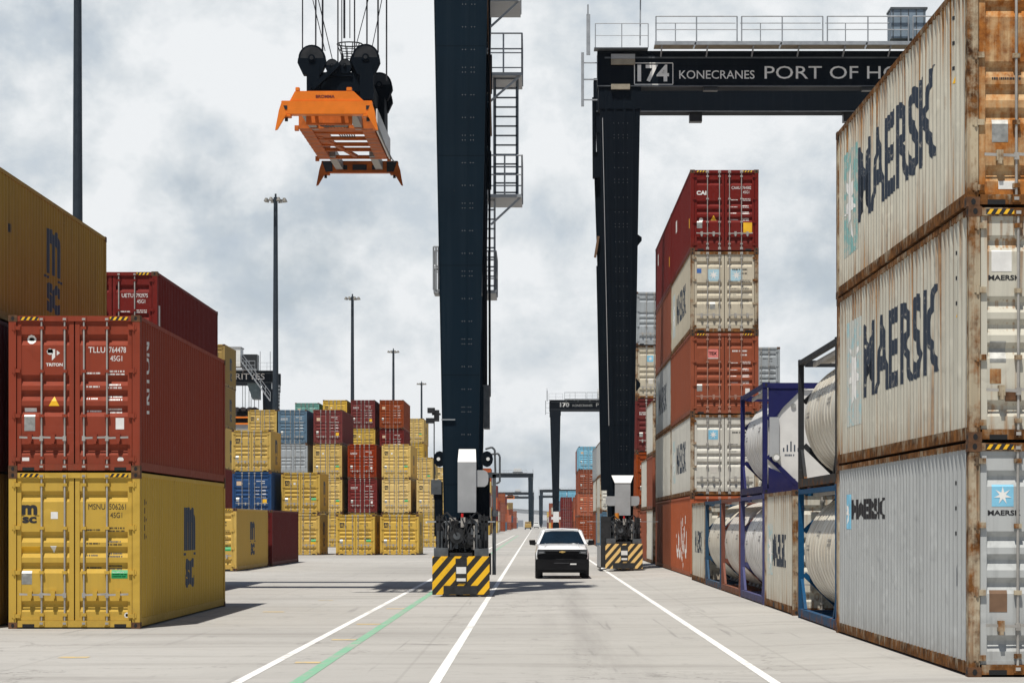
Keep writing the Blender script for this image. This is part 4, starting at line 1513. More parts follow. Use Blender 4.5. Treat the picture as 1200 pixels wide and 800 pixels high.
# second file behind the tanks
container(5.30 + HW + 2.75, 42.2, RISE, L40, HC, 'slate', 'slate blue container on the ground behind the blue framed tank', G2, False, True, deco_white('none'))
container(5.30 + HW + 2.75, 56.0, RISE, L40, HC, 'brown', 'brown container on the ground behind the violet framed tank', G2, False, True, deco_white('none'))
container(5.30 + HW + 2.75, 69.0, RISE, L40, HC, 'rust', 'rust red container on the ground behind the farthest tanks', G2, False, True, deco_red())

# ------------------------------------------------------------------ right tower
XT, YT = 5.52 + HW, F / 32.95
G3 = 'containers in the tall right tower'


def calligraphy(root, L, H):
    """white flowing script on the orange side (the face toward -X, read from far to near)"""
    st = [[(8.6, 1.5), (8.3, 0.9), (7.6, 0.75), (7.2, 1.1), (7.3, 1.6)], [(7.0, 1.45), (6.7, 0.8), (6.1, 0.8), (5.9, 1.35)],
          [(5.7, 2.35), (5.5, 1.6), (5.35, 0.8), (4.9, 0.55)], [(5.2, 1.75), (4.8, 1.2), (4.3, 0.95), (3.9, 1.4), (4.1, 1.75)],
          [(4.9, 2.05), (4.6, 1.9)], [(3.6, 1.8), (3.3, 1.0), (2.7, 0.8), (2.4, 1.25), (2.55, 1.7)], [(3.1, 2.1), (2.8, 2.0)], [(4.6, 0.35), (4.4, 0.28)]]
    side_decal(root, 'lettering', L, -1, ('cal',), [S_stroke(p, 0.34) for p in st], WHTW)


tw = [
    ('orange', deco_red('plain'), calligraphy, 'orange container with flowing white script at the foot of the tall tower'),
    ('white', deco_white('one'), side_maersk(8.6, 2.6, 0.9, 1.15, 10.9, 0.6, 1.7), 'off white container second from the ground in the front of the tower'),
    ('rust', deco_red('tex'), None, 'rust red container with pink emblem, middle of the front tower'),
    ('cream', deco_white('two'), side_maersk(8.6, 2.6, 0.9, 1.15, 10.9, 0.6, 1.7), 'cream container with two pale blue door stickers in the tower'),
    ('dkred', deco_red('cai'), None, 'dark red container crowning the front of the tall tower'),
]
for k, (sc, dc, sd, lb) in enumerate(tw):
    r = container(XT, YT, RISE + k * HC, L40, HC, sc, lb, G3, False, True, dc, sd)
    if k == 4:
        side_decal(r, 'sticker', L40, -1, ('ca',), [S_rect(8.2, 1.7, 0.7, 0.45)], WHTW)
        side_decal(r, 'warning_triangle', L40, -1, ('cb',), [S_rect(0.7, 0.9, 0.25, 0.35)], SYEL)
tw2 = [
    ('brown', None, 'brown container at the foot of the tower behind the orange one'),
    ('white', None, 'weathered off white container behind the second tier of the tower'),
    ('mgrey', side_maersk(9.4, 3.0, 0.9, 1.15, 11.5, 0.6, 1.7), 'pale grey container with big dark letters behind the rust red tower box'),
    ('rust', None, 'rust red container fourth tier at the back of the tower'),
    ('dkred', None, 'dark red container on top at the back of the tower'),
]
for k, (sc, sd, lb) in enumerate(tw2):
    r = container(XT, YT + 12.45, RISE + k * HC, L40, HC, sc, lb, G3, False, True, deco_white('none') if sc in ('white', 'mgrey') else deco_red(), sd)
    if k == 4:
        side_decal(r, 'sticker', L40, -1, ('cc',), [S_rect(9.5, 1.9, 0.6, 0.5)], WHTW)
        side_decal(r, 'sticker', L40, -1, ('cd',), [S_rect(0.9, 0.9, 0.35, 0.4)], SYEL)
stack(0, F / 113.6, L20, ST, ['white', 'rust', 'white'], 'slim three high stack just behind the tower', G3, True, X=5.6, zoff=RISE)
stack(0, F / 120.2, L20, ST, ['rust', 'white'], 'two high pair behind the slim three high stack', G3, True, X=5.6, zoff=RISE)
stack(0, 21.6, L40, HC, ['brown', 'rust', 'dkred', 'cream', 'grey'], 'tall stack between the crane leg and the tower', G3, True, X=5.45, zoff=RISE)
stack(914, 21.4, L40, HC, ['rust', 'white', 'brown', 'grey'], 'stack showing only its grey top right of the tower', G3, zoff=RISE)
stack(0, 14.4, L40, HC, ['slate', 'white', 'mgrey'], 'pale stack half hidden by the right crane leg', G3, True, X=5.3, zoff=RISE)
stack(0, 13.4, L40, HC, ['brown', 'white', 'grey'], 'second pale stack beyond the right crane leg', G3, True, X=5.3, zoff=RISE)
stack(678, 9.4, L40, HC, ['rust', 'orange', 'rust', 'sky'], 'distant stack crowned by sky blue right of the lane', G3, True, zoff=RISE)
stack(0, F / (F / 9.4 + 12.5), L40, HC, ['brown', 'rust', 'rust', 'brown'], 'stack right behind the sky blue crowned one', G3, True, X=5.45, zoff=RISE)

# far stacks along the lane
GF = 'small hazy containers at the far end of the lane'
cols = ['rust', 'red', 'orange', 'brown', 'white', 'dkred', 'slate', 'msc', 'rust', 'orange']
rf = random.Random(12)
ON = ['first', 'second', 'third', 'fourth', 'fifth', 'sixth', 'seventh', 'eighth', 'ninth', 'tenth']
for i, Y in enumerate([430, 470, 520, 585, 650, 730, 820, 930, 1060, 1200]):
    nt = [4, 5, 4, 3, 4, 4, 3, 4, 3, 3][i]
    for c_ in range(2):
        ts = [rf.choice(cols) for _ in range(nt - (1 if c_ == 0 and i % 3 == 0 else 0))]
        if i == 3 and c_ == 0:
            ts = ['white', 'white', 'red']
        stack(0, F / Y, L40, ST, ts, '%s far stack left of the lane, %s file' % (ON[i], 'lane side' if c_ == 0 else 'outer'), GF, far=True, X=-8.2 - c_ * 2.75 - (0.5 if i % 2 else 0))
for i, Y in enumerate([520, 610, 700, 820, 960, 1120]):
    nt = [3, 4, 4, 3, 4, 3][i]
    for c_ in range(2):
        ts = [rf.choice(cols) for _ in range(nt)]
        if i == 1:
            ts[-1] = 'sky'
        stack(0, F / Y, L40, ST, ts, '%s far stack right of the lane, %s file' % (ON[i], 'lane side' if c_ == 0 else 'outer'), GF, True, far=True, X=5.6 + c_ * 2.75, zoff=RISE)


# ------------------------------------------------------------------ gantry cranes
def railing(b, p0, p1, h=1.1, posts=4, r=0.022, m=0, mid=True):
    p0, p1 = Vector(p0), Vector(p1)
    up = Vector((0, 0, h))
    b.cyl(p0 + up, p1 + up, r, n=6, m=m)
    if mid:
        b.cyl(p0 + up * 0.5, p1 + up * 0.5, r * 0.8, n=6, m=m)
    for k in range(posts):
        q = p0.lerp(p1, k / max(1, posts - 1))
        b.cyl(q, q + up, r, n=6, m=m)


def ladder(b, x0, x1, y, z0, z1, step=0.30, r=0.02, m=0, w=0.05):
    for x in (x0, x1):
        b.box(x - w / 2, x + w / 2, y - 0.03, y + 0.03, z0, z1, m)
    z = z0 + 0.15
    while z < z1:
        b.box(x0, x1, y - 0.03, y + 0.03, z - 0.02, z + 0.02, m)
        z += step


def wheel(root, x, y, r=0.74, w=0.5):
    b = MB()
    b.lathe([(r * 0.56, -w / 2 + 0.03), (r * 0.92, -w / 2), (r, -w / 2 + 0.07), (r, -0.10), (r - 0.03, -0.08), (r - 0.03, 0.08), (r, 0.10), (r, w / 2 - 0.07), (r * 0.92, w / 2), (r * 0.56, w / 2 - 0.03)], (0, 0, 0), 'x', 32)
    t_ = b.build('wheel', RUB, root, smooth=True)
    t_.location = (x, y, r)
    b = MB()
    b.lathe([(0.0, -w / 2 + 0.12), (r * 0.2, -w / 2 + 0.10), (r * 0.5, -w / 2 + 0.12), (r * 0.57, -w / 2 + 0.03), (r * 0.57, w / 2 - 0.03), (r * 0.5, w / 2 - 0.12), (r * 0.2, w / 2 - 0.10), (0, w / 2 - 0.12)], (0, 0, 0), 'x', 24)
    b.build('rim', MGREEN, t_, smooth=True)


def leg_mesh(b, xb0, xb1, xt0, xt1, y0, y1, z0, z1, bolts=0):
    b.hexa([(xb0, y0, z0), (xb1, y0, z0), (xb1, y1, z0), (xb0, y1, z0), (xt0, y0, z1), (xt1, y0, z1), (xt1, y1, z1), (xt0, y1, z1)], 0)
    # vertical weld seams and joint plates
    def xa(q, z):
        t = (z - z0) / (z1 - z0)
        a, c = xb0 + (xt0 - xb0) * t, xb1 + (xt1 - xb1) * t
        return a + (c - a) * q
    if bolts:
        hw_, hd_ = (0.012, 0.014) if bolts == 1 else (0.045, 0.06)
        for q in ((0.66,) if bolts == 1 else (0.14, 0.38, 0.62, 0.86)):
            b.hexa([(xa(q, z0) - hw_, y0 - hd_, z0), (xa(q, z0) + hw_, y0 - hd_, z0), (xa(q, z0) + hw_, y0 + 0.01, z0), (xa(q, z0) - hw_, y0 + 0.01, z0),
                    (xa(q, z1) - hw_, y0 - hd_, z1), (xa(q, z1) + hw_, y0 - hd_, z1), (xa(q, z1) + hw_, y0 + 0.01, z1), (xa(q, z1) - hw_, y0 + 0.01, z1)], 0)
        # flange edges standing proud on both sides
        for q, d in ((0.0, -1), (1.0, 1)):
            b.hexa([(xa(q, z0), y0 - 0.03, z0), (xa(q, z0) + d * 0.03, y0 - 0.03, z0), (xa(q, z0) + d * 0.03, y0 + 0.08, z0), (xa(q, z0), y0 + 0.08, z0),
                    (xa(q, z1), y0 - 0.03, z1), (xa(q, z1) + d * 0.03, y0 - 0.03, z1), (xa(q, z1) + d * 0.03, y0 + 0.08, z1), (xa(q, z1), y0 + 0.08, z1)], 0)
        z = z0 + 1.2
        k = 0
        while z < z1 - 0.5:
            for q in ((0.54, 0.60, 0.72, 0.78) if bolts == 1 else (0.34, 0.46, 0.58, 0.70)):
                x = xa(q, z)
                b.box(x - 0.011, x + 0.011, y0 - 0.008, y0 + 0.01, z - 0.011, z + 0.011, 1)
                if k % 3 == 0:
                    b.box(x - 0.011, x + 0.011, y0 - 0.008, y0 + 0.01, z + 0.12, z + 0.142, 1)
            z += 0.62
            k += 1


ZL0, ZG0, ZG1 = 1.95, 20.15, 21.60


def bogie(root, sx, hi, haz, mirror=1):
    """running gear under one pair of legs; sx = middle of the leg pair"""
    b = MB()
    b.box(sx - 0.36, sx + 0.36, -4.9, 4.9, 1.42, 1.95, 0)
    b.box(sx - 0.50, sx + 0.50, -4.2, -2.2, 1.30, 1.98, 0)
    b.box(sx - 0.50, sx + 0.50, 2.2, 4.2, 1.30, 1.98, 0)
    for y in (-4.05, 4.05):
        b.box(sx - 0.48, sx + 0.48, y - 0.75, y + 0.75, 1.02, 1.34, 0)
        b.box(sx - 0.30, sx - 0.24, y - 0.4, y + 0.4, 0.4, 1.05, 0)
        b.box(sx + 0.24 + 0.32, sx + 0.30 + 0.32, y - 0.4, y + 0.4, 0.4, 1.05, 0)
    b.build('sill_beam', CRANE2, root)
    for y in (-4.25, -2.55, 2.55, 4.25):
        wheel(root, sx + 0.02, y)
    if not hi:
        return
    # bumper with hazard stripes
    yb = -5.55
    b = MB()
    b.box(sx - 0.76, sx + 0.76, yb, yb + 0.30, 0.06, 1.08, 0)
    bo = b.build('bumper', haz, root, bevel=0.01)
    b = MB()
    b.box(sx - 0.14, sx + 0.16, yb - 0.015, yb + 0.02, 0.36, 1.02, 0)
    b.box(sx - 0.46, sx + 0.44, yb - 0.03, yb + 0.02, 0.07, 0.30, 0)
    b.box(sx - 0.72, sx - 0.34, yb + 0.05, yb + 0.9, 1.085, 1.30, 1)
    b.box(sx + 0.36, sx + 0.72, yb + 0.05, yb + 0.9, 1.085, 1.28, 1)
    b.box(sx - 0.30, sx + 0.30, yb + 0.1, yb + 0.6, 1.085, 1.17, 0)
    b.build('buffer_recess', [MACH, MGREEN], bo)
    b = MB()
    b.box(sx - 0.12, sx + 0.14, yb - 0.024, yb - 0.017, 0.62, 0.80)
    b.box(sx - 0.11, sx + 0.13, yb - 0.024, yb - 0.017, 0.42, 0.50)
    b.build('sensor_plate', PWHITE, bo)
    # drive machinery between bumper and leg
    rr = random.Random(int(sx * 100) + 5)
    b = MB()
    b.box(sx - 0.48, sx + 0.50, -4.9, -3.7, 1.3, 1.42, 0)
    b.cyl((sx - 0.12, -5.1, 1.62), (sx - 0.12, -4.2, 1.62), 0.20, n=18, m=0)
    b.cyl((sx - 0.12, -5.13, 1.62), (sx - 0.12, -5.1, 1.62), 0.10, n=12, m=1)
    for k in range(7):
        b.cyl((sx - 0.12, -5.0 + k * 0.1, 1.62), (sx - 0.12, -4.96 + k * 0.1, 1.62), 0.23, n=18, m=0)
    b.cyl((sx + 0.26, -5.05, 1.55), (sx + 0.26, -4.4, 1.55), 0.17, n=16, m=0)
    b.cyl((sx + 0.28, -4.9, 1.95), (sx + 0.28, -4.3, 1.95), 0.12, n=14, m=1)
    b.box(sx - 0.02, sx + 0.10, -5.0, -4.5, 1.85, 2.12, 2)
    for k in range(5):
        x = sx - 0.42 + k * 0.07 + (0.55 if k > 2 else 0)
        b.cyl((x, -5.05, 1.25), (x, -5.05, 2.0 - 0.1 * (k % 2)), 0.022, n=8, m=2 if k % 2 else 1)
    for k in range(46):
        x = sx - 0.5 + rr.random() * 1.0
        z = 1.25 + rr.random() * 0.85
        w, h = 0.05 + rr.random() * 0.14, 0.05 + rr.random() * 0.2
        y = -5.1 + rr.random() * 0.5
        b.box(x - w / 2, x + w / 2, y, y + 0.25, z - h / 2, z + h / 2, rr.choice((0, 0, 1, 0, 2)))
    for k in range(10):          # hoses
        x = sx - 0.45 + rr.random() * 0.9
        p = Vector((x, -4.95 - rr.random() * 0.2, 1.2 + rr.random() * 0.2))
        pts = [p]
        for j in range(6):
            p = p + Vector(((rr.random() - 0.5) * 0.16, (rr.random() - 0.5) * 0.12, 0.13))
            pts.append(p)
        b.tube(pts, 0.016, 6, 0)
    for s_ in (-1, 1):
        b.box(sx + s_ * 0.50, sx + s_ * 0.70, -4.6, -3.9, 1.12, 2.15, 0)
        b.box(sx + s_ * 0.52, sx + s_ * 0.66, -4.7, -4.6, 1.3 + 0.2 * s_, 1.75, 1)
        b.cyl((sx + s_ * 0.60, -4.75, 1.1), (sx + s_ * 0.60, -4.75, 2.2), 0.025, n=8, m=0)
        b.tube([(sx + s_ * 0.60, -4.7, 2.1), (sx + s_ * 0.40, -4.95, 2.25), (sx + s_ * 0.15, -5.0, 2.0), (sx + s_ * 0.05, -5.0, 1.7)], 0.022, 6, 0)
    b.build('drive_machinery', [MACH, MGREEN, GALV], root, smooth=True, split=False)
    b = MB()
    b.cyl((sx + 0.02, -5.0, 2.12), (sx + 0.02, -5.0, 2.22), 0.035, n=10)
    b.build('beacon', REDL, root)


def crane(name, label, loc, d, leg, hi=0, texts=None, far_leg=True, mat=None, trolley_x=8.0, span=23.5, zs=1.0, haz=None, cab=False, group='rubber tyred gantry cranes'):
    """d: direction of the span (+1 to the right); leg = (bottom left, bottom right, top left, top right) of the visible leg pair about its middle"""
    mat = mat or CRANE
    root = thing(name, label, 'gantry crane', loc, group)
    pairs = [0.0] + ([d * span] if far_leg else [])
    for sx in pairs:
        bl, br_, tl, tr = leg if sx == 0 else (-leg[1], -leg[0], -leg[3], -leg[2])
        for y0, y1 in ((-3.5, -2.62), (2.62, 3.5)):
            b = MB()
            leg_mesh(b, sx + bl, sx + br_, sx + tl, sx + tr, y0, y1, ZL0, ZG0, hi if (sx == 0 and y0 < 0) else 0)
            b.box(sx + tl - 0.05, sx + tr + 0.05, y0 - 0.04, y1 + 0.04, ZG0 - 0.9, ZG0 + 0.02, 0)
            b.build('leg', [mat, plain('bolt_steel', (0.17, 0.18, 0.19), 0.5, 0.2)], root)
        b = MB()
        b.box(sx - 0.35, sx + 0.35, -2.62, 2.62, ZG0 - 0.9, ZG0 - 0.1, 0)
        b.build('cross_beam', mat, root)
        bogie(root, sx, hi if sx == 0 else 0, haz or HAZY)
    x0, x1 = (leg[2] - 0.1, span + 1.0) if d > 0 else (-span - 1.0, leg[3] + 0.1)
    G = []
    for y0, y1 in ((-3.55, -2.57), (2.57, 3.55)):
        b = MB()
        b.box(x0, x1, y0, y1, ZG0 + 0.02, ZG1, 0)
        b.box(x0, x1, y0 - 0.05, y1 + 0.05, ZG1, ZG1 + 0.05, 0)
        b.box(x0, x1, y0 - 0.06, y0 + 0.0, ZG0 + 0.02, ZG0 + 0.06, 1)
        b.box(x0 + 0.3, x1 - 0.3, y0 - 0.07, y0 - 0.02, ZG1 - 0.26, ZG1 - 0.20, 1)
        ym = (y0 + y1) / 2
        b.box(x0, x1, ym - 0.05, ym + 0.05, ZG1 + 0.05, ZG1 + 0.14, 1)
        g = b.build('girder', [mat, MGREEN], root)
        G.append(g)
    # trolley
    b = MB()
    tx = d * trolley_x
    b.box(tx - 2.0, tx + 2.0, -3.6, 3.6, ZG1 + 0.30, ZG1 + 0.62, 0)
    b.box(tx - 1.6, tx + 1.4, -2.4, 2.2, ZG1 + 0.62, ZG1 + 2.0, 1)
    b.cyl((tx - 1.2, -1.5, ZG1 + 0.9), (tx + 1.2, -1.5, ZG1 + 0.9), 0.45, n=18, m=0)
    b.build('trolley', [mat, PWHITE], root)
    if cab:
        b = MB()
        cx = tx + d * -2.4
        b.prism([(cx - 0.8, ZG0 - 2.4), (cx + 0.8, ZG0 - 2.4), (cx + 0.95, ZG0 - 0.2), (cx - 0.95, ZG0 - 0.2)], -2.3, -0.6, 'xz', 0)
        cb_ = b.build('operator_cab', PGREY, root)
        b = MB()
        b.box(cx - 0.7, cx + 0.7, -2.33, -2.31, ZG0 - 2.1, ZG0 - 0.7)
        b.build('cab_window', plain('dark_glass', (0.02, 0.04, 0.05), 0.08, 0, 0.1, 0.5), cb_)
    # walkway and railing along the girder
    b = MB()
    yw = -3.55
    wx0, wx1 = (x0 + 2.35, x1) if d > 0 else (x0, x1 - 2.35)
    b.box(wx0, wx1, yw - 0.95, yw - 0.06, ZG1 + 0.12, ZG1 + 0.18, 0)
    b.box(wx0, wx1, yw - 1.0, yw - 0.95, ZG1 + 0.12, ZG1 + 0.27, 1)
    k = wx0 + 0.3
    while k < wx1:
        b.bar((k, yw - 0.9, ZG1 + 0.11), (k, yw - 0.02, ZG1 - 0.18), 0.06, 0.06, 1)
        k += 1.9
    b.build('walkway', [WALK, RAIL], root)
    b = MB()
    k = wx0
    while k < wx1 - 0.5:
        e = min(k + 3.55, wx1)
        railing(b, (k + 0.05, yw - 0.97, ZG1 + 0.20), (e - 0.14, yw - 0.97, ZG1 + 0.20), 1.1, 3, 0.03)
        b.cyl((k + 0.05, yw - 0.2, ZG1 + 1.18), (e - 0.14, yw - 0.2, ZG1 + 1.18), 0.022, n=6)
        b.cyl((k + 0.9, yw - 0.2, ZG1 + 0.18), (k + 0.9, yw - 0.2, ZG1 + 1.18), 0.022, n=6)
        b.bar((k + 1.7, yw - 0.97, ZG1 + 0.22), (k + 1.6, yw - 0.97, ZG1 - 0.05), 0.06, 0.06)
        k = e
    lx0, lx1 = (x0 - 0.1, x0 + 2.1) if d > 0 else (x1 - 2.1, x1 + 0.1)
    railing(b, (lx0, yw - 0.5, ZG1 + 0.1), (lx1, yw - 0.5, ZG1 + 0.1), 1.0, 3, 0.02)
    b.build('railing', RAIL, root)
    b = MB()
    b.box(lx0 - 0.05, lx1, yw - 0.55, yw + 0.1, ZG1 + 0.055, ZG1 + 0.10, 0)
    b.build('leg_head_platform', MGREEN, root)
    # mast with floodlights and thin posts at the head
    b = MB()
    e = lx0 if d > 0 else lx1
    b.box(e - 0.36, e - 0.20, yw, yw + 0.1, ZG1 - 0.1, ZG1 + 1.6)
    b.box(e - 0.33, e - 0.26, yw, yw + 0.1, ZG1 + 1.6, ZG1 + 2.0)
    b.box(e - 0.58, e - 0.46, yw, yw + 0.1, ZG0 - 0.8, ZG1 + 0.0)
    b.box(e - 0.56, e + 0.1, yw + 0.02, yw + 0.08, ZG0 - 0.55, ZG0 - 0.50)
    b.box(e - 0.56, e + 0.1, yw + 0.02, yw + 0.08, ZG0 + 0.3, ZG0 + 0.35)
    b.box(e - 0.56, e + 0.1, yw + 0.02, yw + 0.08, ZG0 + 1.0, ZG0 + 1.04)
    b.build('mast', RAIL, root)
    for (txt, tx0, z0, w, h, bold) in (texts or []):
        vs, fs = S_text(txt, tx0, z0, w, h, bold)
        me = shapes_mesh('lettering', [(vs, fs)], lambda u, v: Vector((u, -3.556 - 0.004, v)))
        link('lettering', me, [WHT], root)
    return root, G


LEG_R = (-0.40, 0.42, -0.94, 0.73)       # left-hand leg pair, widens to the left
LEG_N = (-0.50, 0.36, -0.843, 0.70)

# near crane: only its right leg pair is in the picture, the spreader hangs from it
nc, ncg = crane('gantry_crane', 'nearest dark gantry crane, its tall leg standing left of the pickup', (-1.97, 69.0, 0), -1, LEG_N, 1, None, True, CRANE, 3.9)
# its ladders and landings
b = MB()
lx = 0.66
YL = -0.5


def landing(b, x0, x1, y0, y1, z, rail_h=1.1):
    b.box(x0, x1, y0, y1, z - 0.09, z, 0)
    railing(b, (x0, y0, z), (x1, y0, z), rail_h, 3, 0.025)
    railing(b, (x1, y0, z), (x1, y1, z), rail_h, 2, 0.025)
    railing(b, (x0, y1, z), (x1, y1, z), rail_h, 2, 0.025)


S41 = F / 68.5
zz1, zz2, zz3 = PZ(91, S41), PZ(232, S41), PZ(343, S41)
zz0 = PZ(5, S41)
for z, xa_, xb_ in ((zz0, 0.55, 1.55), (zz1, 0.55, 1.60), (zz2, 0.62, 1.60), (zz3, 0.45, 0.86)):
    bb = MB()
    landing(bb, xa_, xb_, -1.3, 0.9, z)
    if xb_ > 1.5:
        bb.bar((xb_ - 0.05, -1.2, z - 0.08), (xa_ + 0.1, -1.2, z - 0.85), 0.05, 0.06)
    bb.build('landing', RAIL, nc)
bb = MB()
ladder(bb, 0.82, 1.46, -0.9, zz2 - 0.05, zz1 + 0.0, 0.27, 0.02, 0, 0.085)
bb.build('ladder', plain('ladder_grey', (0.12, 0.14, 0.16), 0.5, 0.2), nc)
bb = MB()
ladder(bb, 0.82, 1.46, -0.9, zz1 + 2.6, zz0 + 2.0, 0.27, 0.02, 0, 0.085)
bb.build('ladder', plain('ladder_grey', (0.12, 0.14, 0.16), 0.5, 0.2), nc)
bb = MB()
ladder(bb, 0.46, 0.82, -1.0, zz3, zz2, 0.27, 0.02, 0, 0.06)
bb.build('ladder', RAIL, nc)
bb = MB()
for x in (0.60, 0.70):
    bb.cyl((x, -2.0, 5.5), (x - 0.02, -2.0, 20.0), 0.035, n=8)
bb.box(0.54, 0.70, -2.6, -1.6, 4.6, 5.8, 1)
bb.box(0.50, 0.58, -2.5, -1.7, 5.8, 12.0, 0)
bb.build('cable_tray', [CRANE2, MGREEN], nc)
# upright grey cabinet with sloping white top in front of the leg, and its side arm
bb = MB()
bb.hexa([(-0.13, -4.15, 2.25), (0.37, -4.15, 2.25), (0.37, -3.62, 2.25), (-0.13, -3.62, 2.25), (-0.13, -4.15, 3.62), (0.37, -4.15, 3.62), (0.37, -3.62, 3.62), (-0.13, -3.62, 3.62)], 0)
bb.hexa([(-0.13, -4.15, 3.62), (0.37, -4.15, 3.62), (0.37, -3.62, 3.62), (-0.13, -3.62, 3.62), (-0.11, -3.80, 3.98), (0.35, -3.80, 3.98), (0.35, -3.62, 3.98), (-0.11, -3.62, 3.98)], 1)
bb.build('cable_cover', [PGREY, PWHITE], nc)
bb = MB()
bb.prism([(0.37, 2.95), (0.60, 2.95), (0.68, 3.02), (0.70, 3.12), (0.70, 3.26), (0.66, 3.36), (0.58, 3.40), (0.37, 3.40)], -4.05, -3.7, 'xz')
bb.build('duct', PGREY, nc)
bb = MB()
landing(bb, -0.86, -0.72, -2.4, -1.4, zz3 - 0.1, 1.2)
bb.bar((-0.86, -1.9, zz3 - 0.1), (-0.6, -1.9, zz3 - 0.15), 0.05, 0.08)
bb.cyl((-0.88, -1.9, zz3 + 0.55), (-0.72, -1.9, zz3 + 0.6), 0.09, n=8)
bb.build('landing', RAIL, nc)
bb = MB()
for z_, w_ in ((17.3, 0.13), (16.0, 0.10), (14.6, 0.16), (13.1, 0.12), (11.9, 0.14)):
    bb.box(0.56, 0.60 + w_, -1.95, -1.6, z_ - 0.55, z_ + 0.5, 0)
bb.bar((0.60, -2.0, 18.6), (0.74, -2.0, 12.8), 0.05, 0.05, 1)
bb.build('cable_bundle', [CRANE2, SBROWN], nc)
bb = MB()          # lifting eyes either side of the leg foot
for s, x in ((-1, -0.62), (1, 0.62)):
    bb.prism([(x + s * (0.03 + 0.17 * math.cos(a)), 3.72 + 0.22 * math.sin(a)) for a in [k * math.pi / 6 for k in range(12)]], -3.45, -3.38, 'xz', 0)
    bb.cyl((x + s * 0.06, -3.46, 3.72), (x + s * 0.06, -3.47, 3.72), 0.05, n=10, m=1)
bb.build('lifting_eye', [CRANE2, PWHITE], nc)
bb = MB()          # bent handrails and drop pole on the lane side
bb.tube([(0.60, -3.2, 4.0), (0.78, -3.2, 4.05), (0.86, -3.2, 3.98), (0.88, -3.2, 3.3)], 0.03)
bb.tube([(0.72, -3.2, 3.85), (0.95, -3.2, 3.88), (1.0, -3.2, 3.80), (1.0, -3.2, 3.1), (0.9, -3.2, 3.05)], 0.03)
bb.box(0.80, 0.90, -3.6, -3.4, 0.55, 3.3)
bb.box(0.55, 0.9, -3.6, -3.4, 3.2, 3.35)
bb.box(0.78, 0.95, -3.7, -3.45, 2.15, 2.30)
bb.build('handrail', MGREEN, nc)
bb = MB()          # camera cluster on an arm at the left
bb.cyl((-0.62, -3.4, 4.95), (-0.86, -3.4, 4.95), 0.03, n=8)
bb.box(-0.98, -0.78, -3.55, -3.3, 4.98, 5.12)
bb.box(-1.02, -0.80, -3.55, -3.3, 4.70, 4.84)
bb.box(-0.80, -0.66, -3.5, -3.35, 4.75, 5.06)
bb.cyl((-0.80, -3.4, 4.8), (-0.80, -3.4, 2.6), 0.016, n=6)
bb.build('camera_cluster', MACH, nc)
bb = MB()
bb.box(-0.60, -0.22, -3.56, -3.52, 4.78, 4.81)
bb.box(-0.95, 0.9, -4.6, -4.56, 1.98, 2.02)
bb.build('thin_rail', RAIL, nc)
bb = MB()          # left side box beside the leg foot
bb.box(-0.80, -0.58, -3.4, -2.9, 1.6, 3.1, 0)
bb.box(-0.88, -0.60, -3.45, -3.42, 2.75, 3.15, 1)
bb.box(-0.72, 0.75, -3.9, -3.6, 1.95, 2.1, 0)
bb.box(0.40, 0.72, -3.55, -2.8, 1.9, 3.3, 0)
bb.build('side_cabinet', [CRANE2, MGREEN], nc)

# spreader
SX, SY0, SY1 = -5.50, F / 44.4, F / 44.4 + 12.2
sp = thing('container_spreader', 'orange container spreader hanging from the nearest crane', 'spreader', (SX, (SY0 + SY1) / 2, 12.85))
sp.rotation_euler = (0.018, 0, 0)
hy = (SY1 - SY0) / 2
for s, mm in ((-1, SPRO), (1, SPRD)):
    b = MB()
    y0, y1 = (-hy, -hy + 0.34) if s < 0 else (hy - 0.34, hy)
    b.box(-1.20, 1.20, y0, y1, 0.0, 0.36)
    if s < 0:
        b.prism([(-0.98, 0.36), (0.98, 0.36), (0.70, 0.62), (-0.84, 0.62)], y0 + 0.04, y1, 'xz')
        b.box(-0.83, -0.72, y0 + 0.04, y0 + 0.2, 0.62, 0.72)
        b.box(0.52, 0.66, y0 + 0.04, y0 + 0.2, 0.62, 0.72)
    b.box(-1.22, -0.95, y0 - 0.01, y1 + 0.01, -0.06, 0.0)
    b.box(0.95, 1.22, y0 - 0.01, y1 + 0.01, -0.06, 0.0)
    eb = b.build('end_beam', mm, sp, bevel=0.012)
    b = MB()
    for q in (-1, 1):
        b.box(q * 1.09 - 0.05, q * 1.09 + 0.05, y0 - 0.012, y0 + 0.02, 0.13, 0.23)
        b.cyl((q * 1.08, (y0 + y1) / 2, -0.06), (q * 1.08, (y0 + y1) / 2, -0.16), 0.045, n=10)
        if s > 0:
            b.box(q * 1.02 - 0.17, q * 1.02 + 0.17, y0 - 0.014, y0 + 0.02, 0.02, 0.34)
            b.box(q * 0.55 - 0.16, q * 0.55 + 0.16, y0 - 0.013, y0 + 0.02, 0.08, 0.22)
    if s > 0:
        b.box(-0.22, 0.22, y0 - 0.013, y0 + 0.02, 0.07, 0.24)
    b.build('twist_lock', MACH, eb)
    for q in (-1, 1):       # corner guide flippers
        b = MB()
        xa_ = q * 1.20
        b.prism([(xa_ - q * 0.02, 0.34), (xa_ + q * 0.06, 0.10), (xa_ + q * 0.16, -0.42), (xa_ + q * 0.10, -0.40), (xa_ - q * 0.14, 0.0)] if q > 0 else
                [(xa_ - q * 0.02, 0.34), (xa_ + q * 0.06, 0.10), (xa_ + q * 0.16, -0.42), (xa_ + q * 0.10, -0.40), (xa_ - q * 0.14, 0.0)], y0 - 0.03, y0 + 0.07, 'xz')
        b.prism([(xa_ - q * 0.02, 0.34), (xa_ + q * 0.06, 0.10), (xa_ + q * 0.12, -0.30), (xa_ - q * 0.02, 0.0)], y1 - 0.08, y1 + 0.02, 'xz')
        b.build('corner_guide', mm, eb)
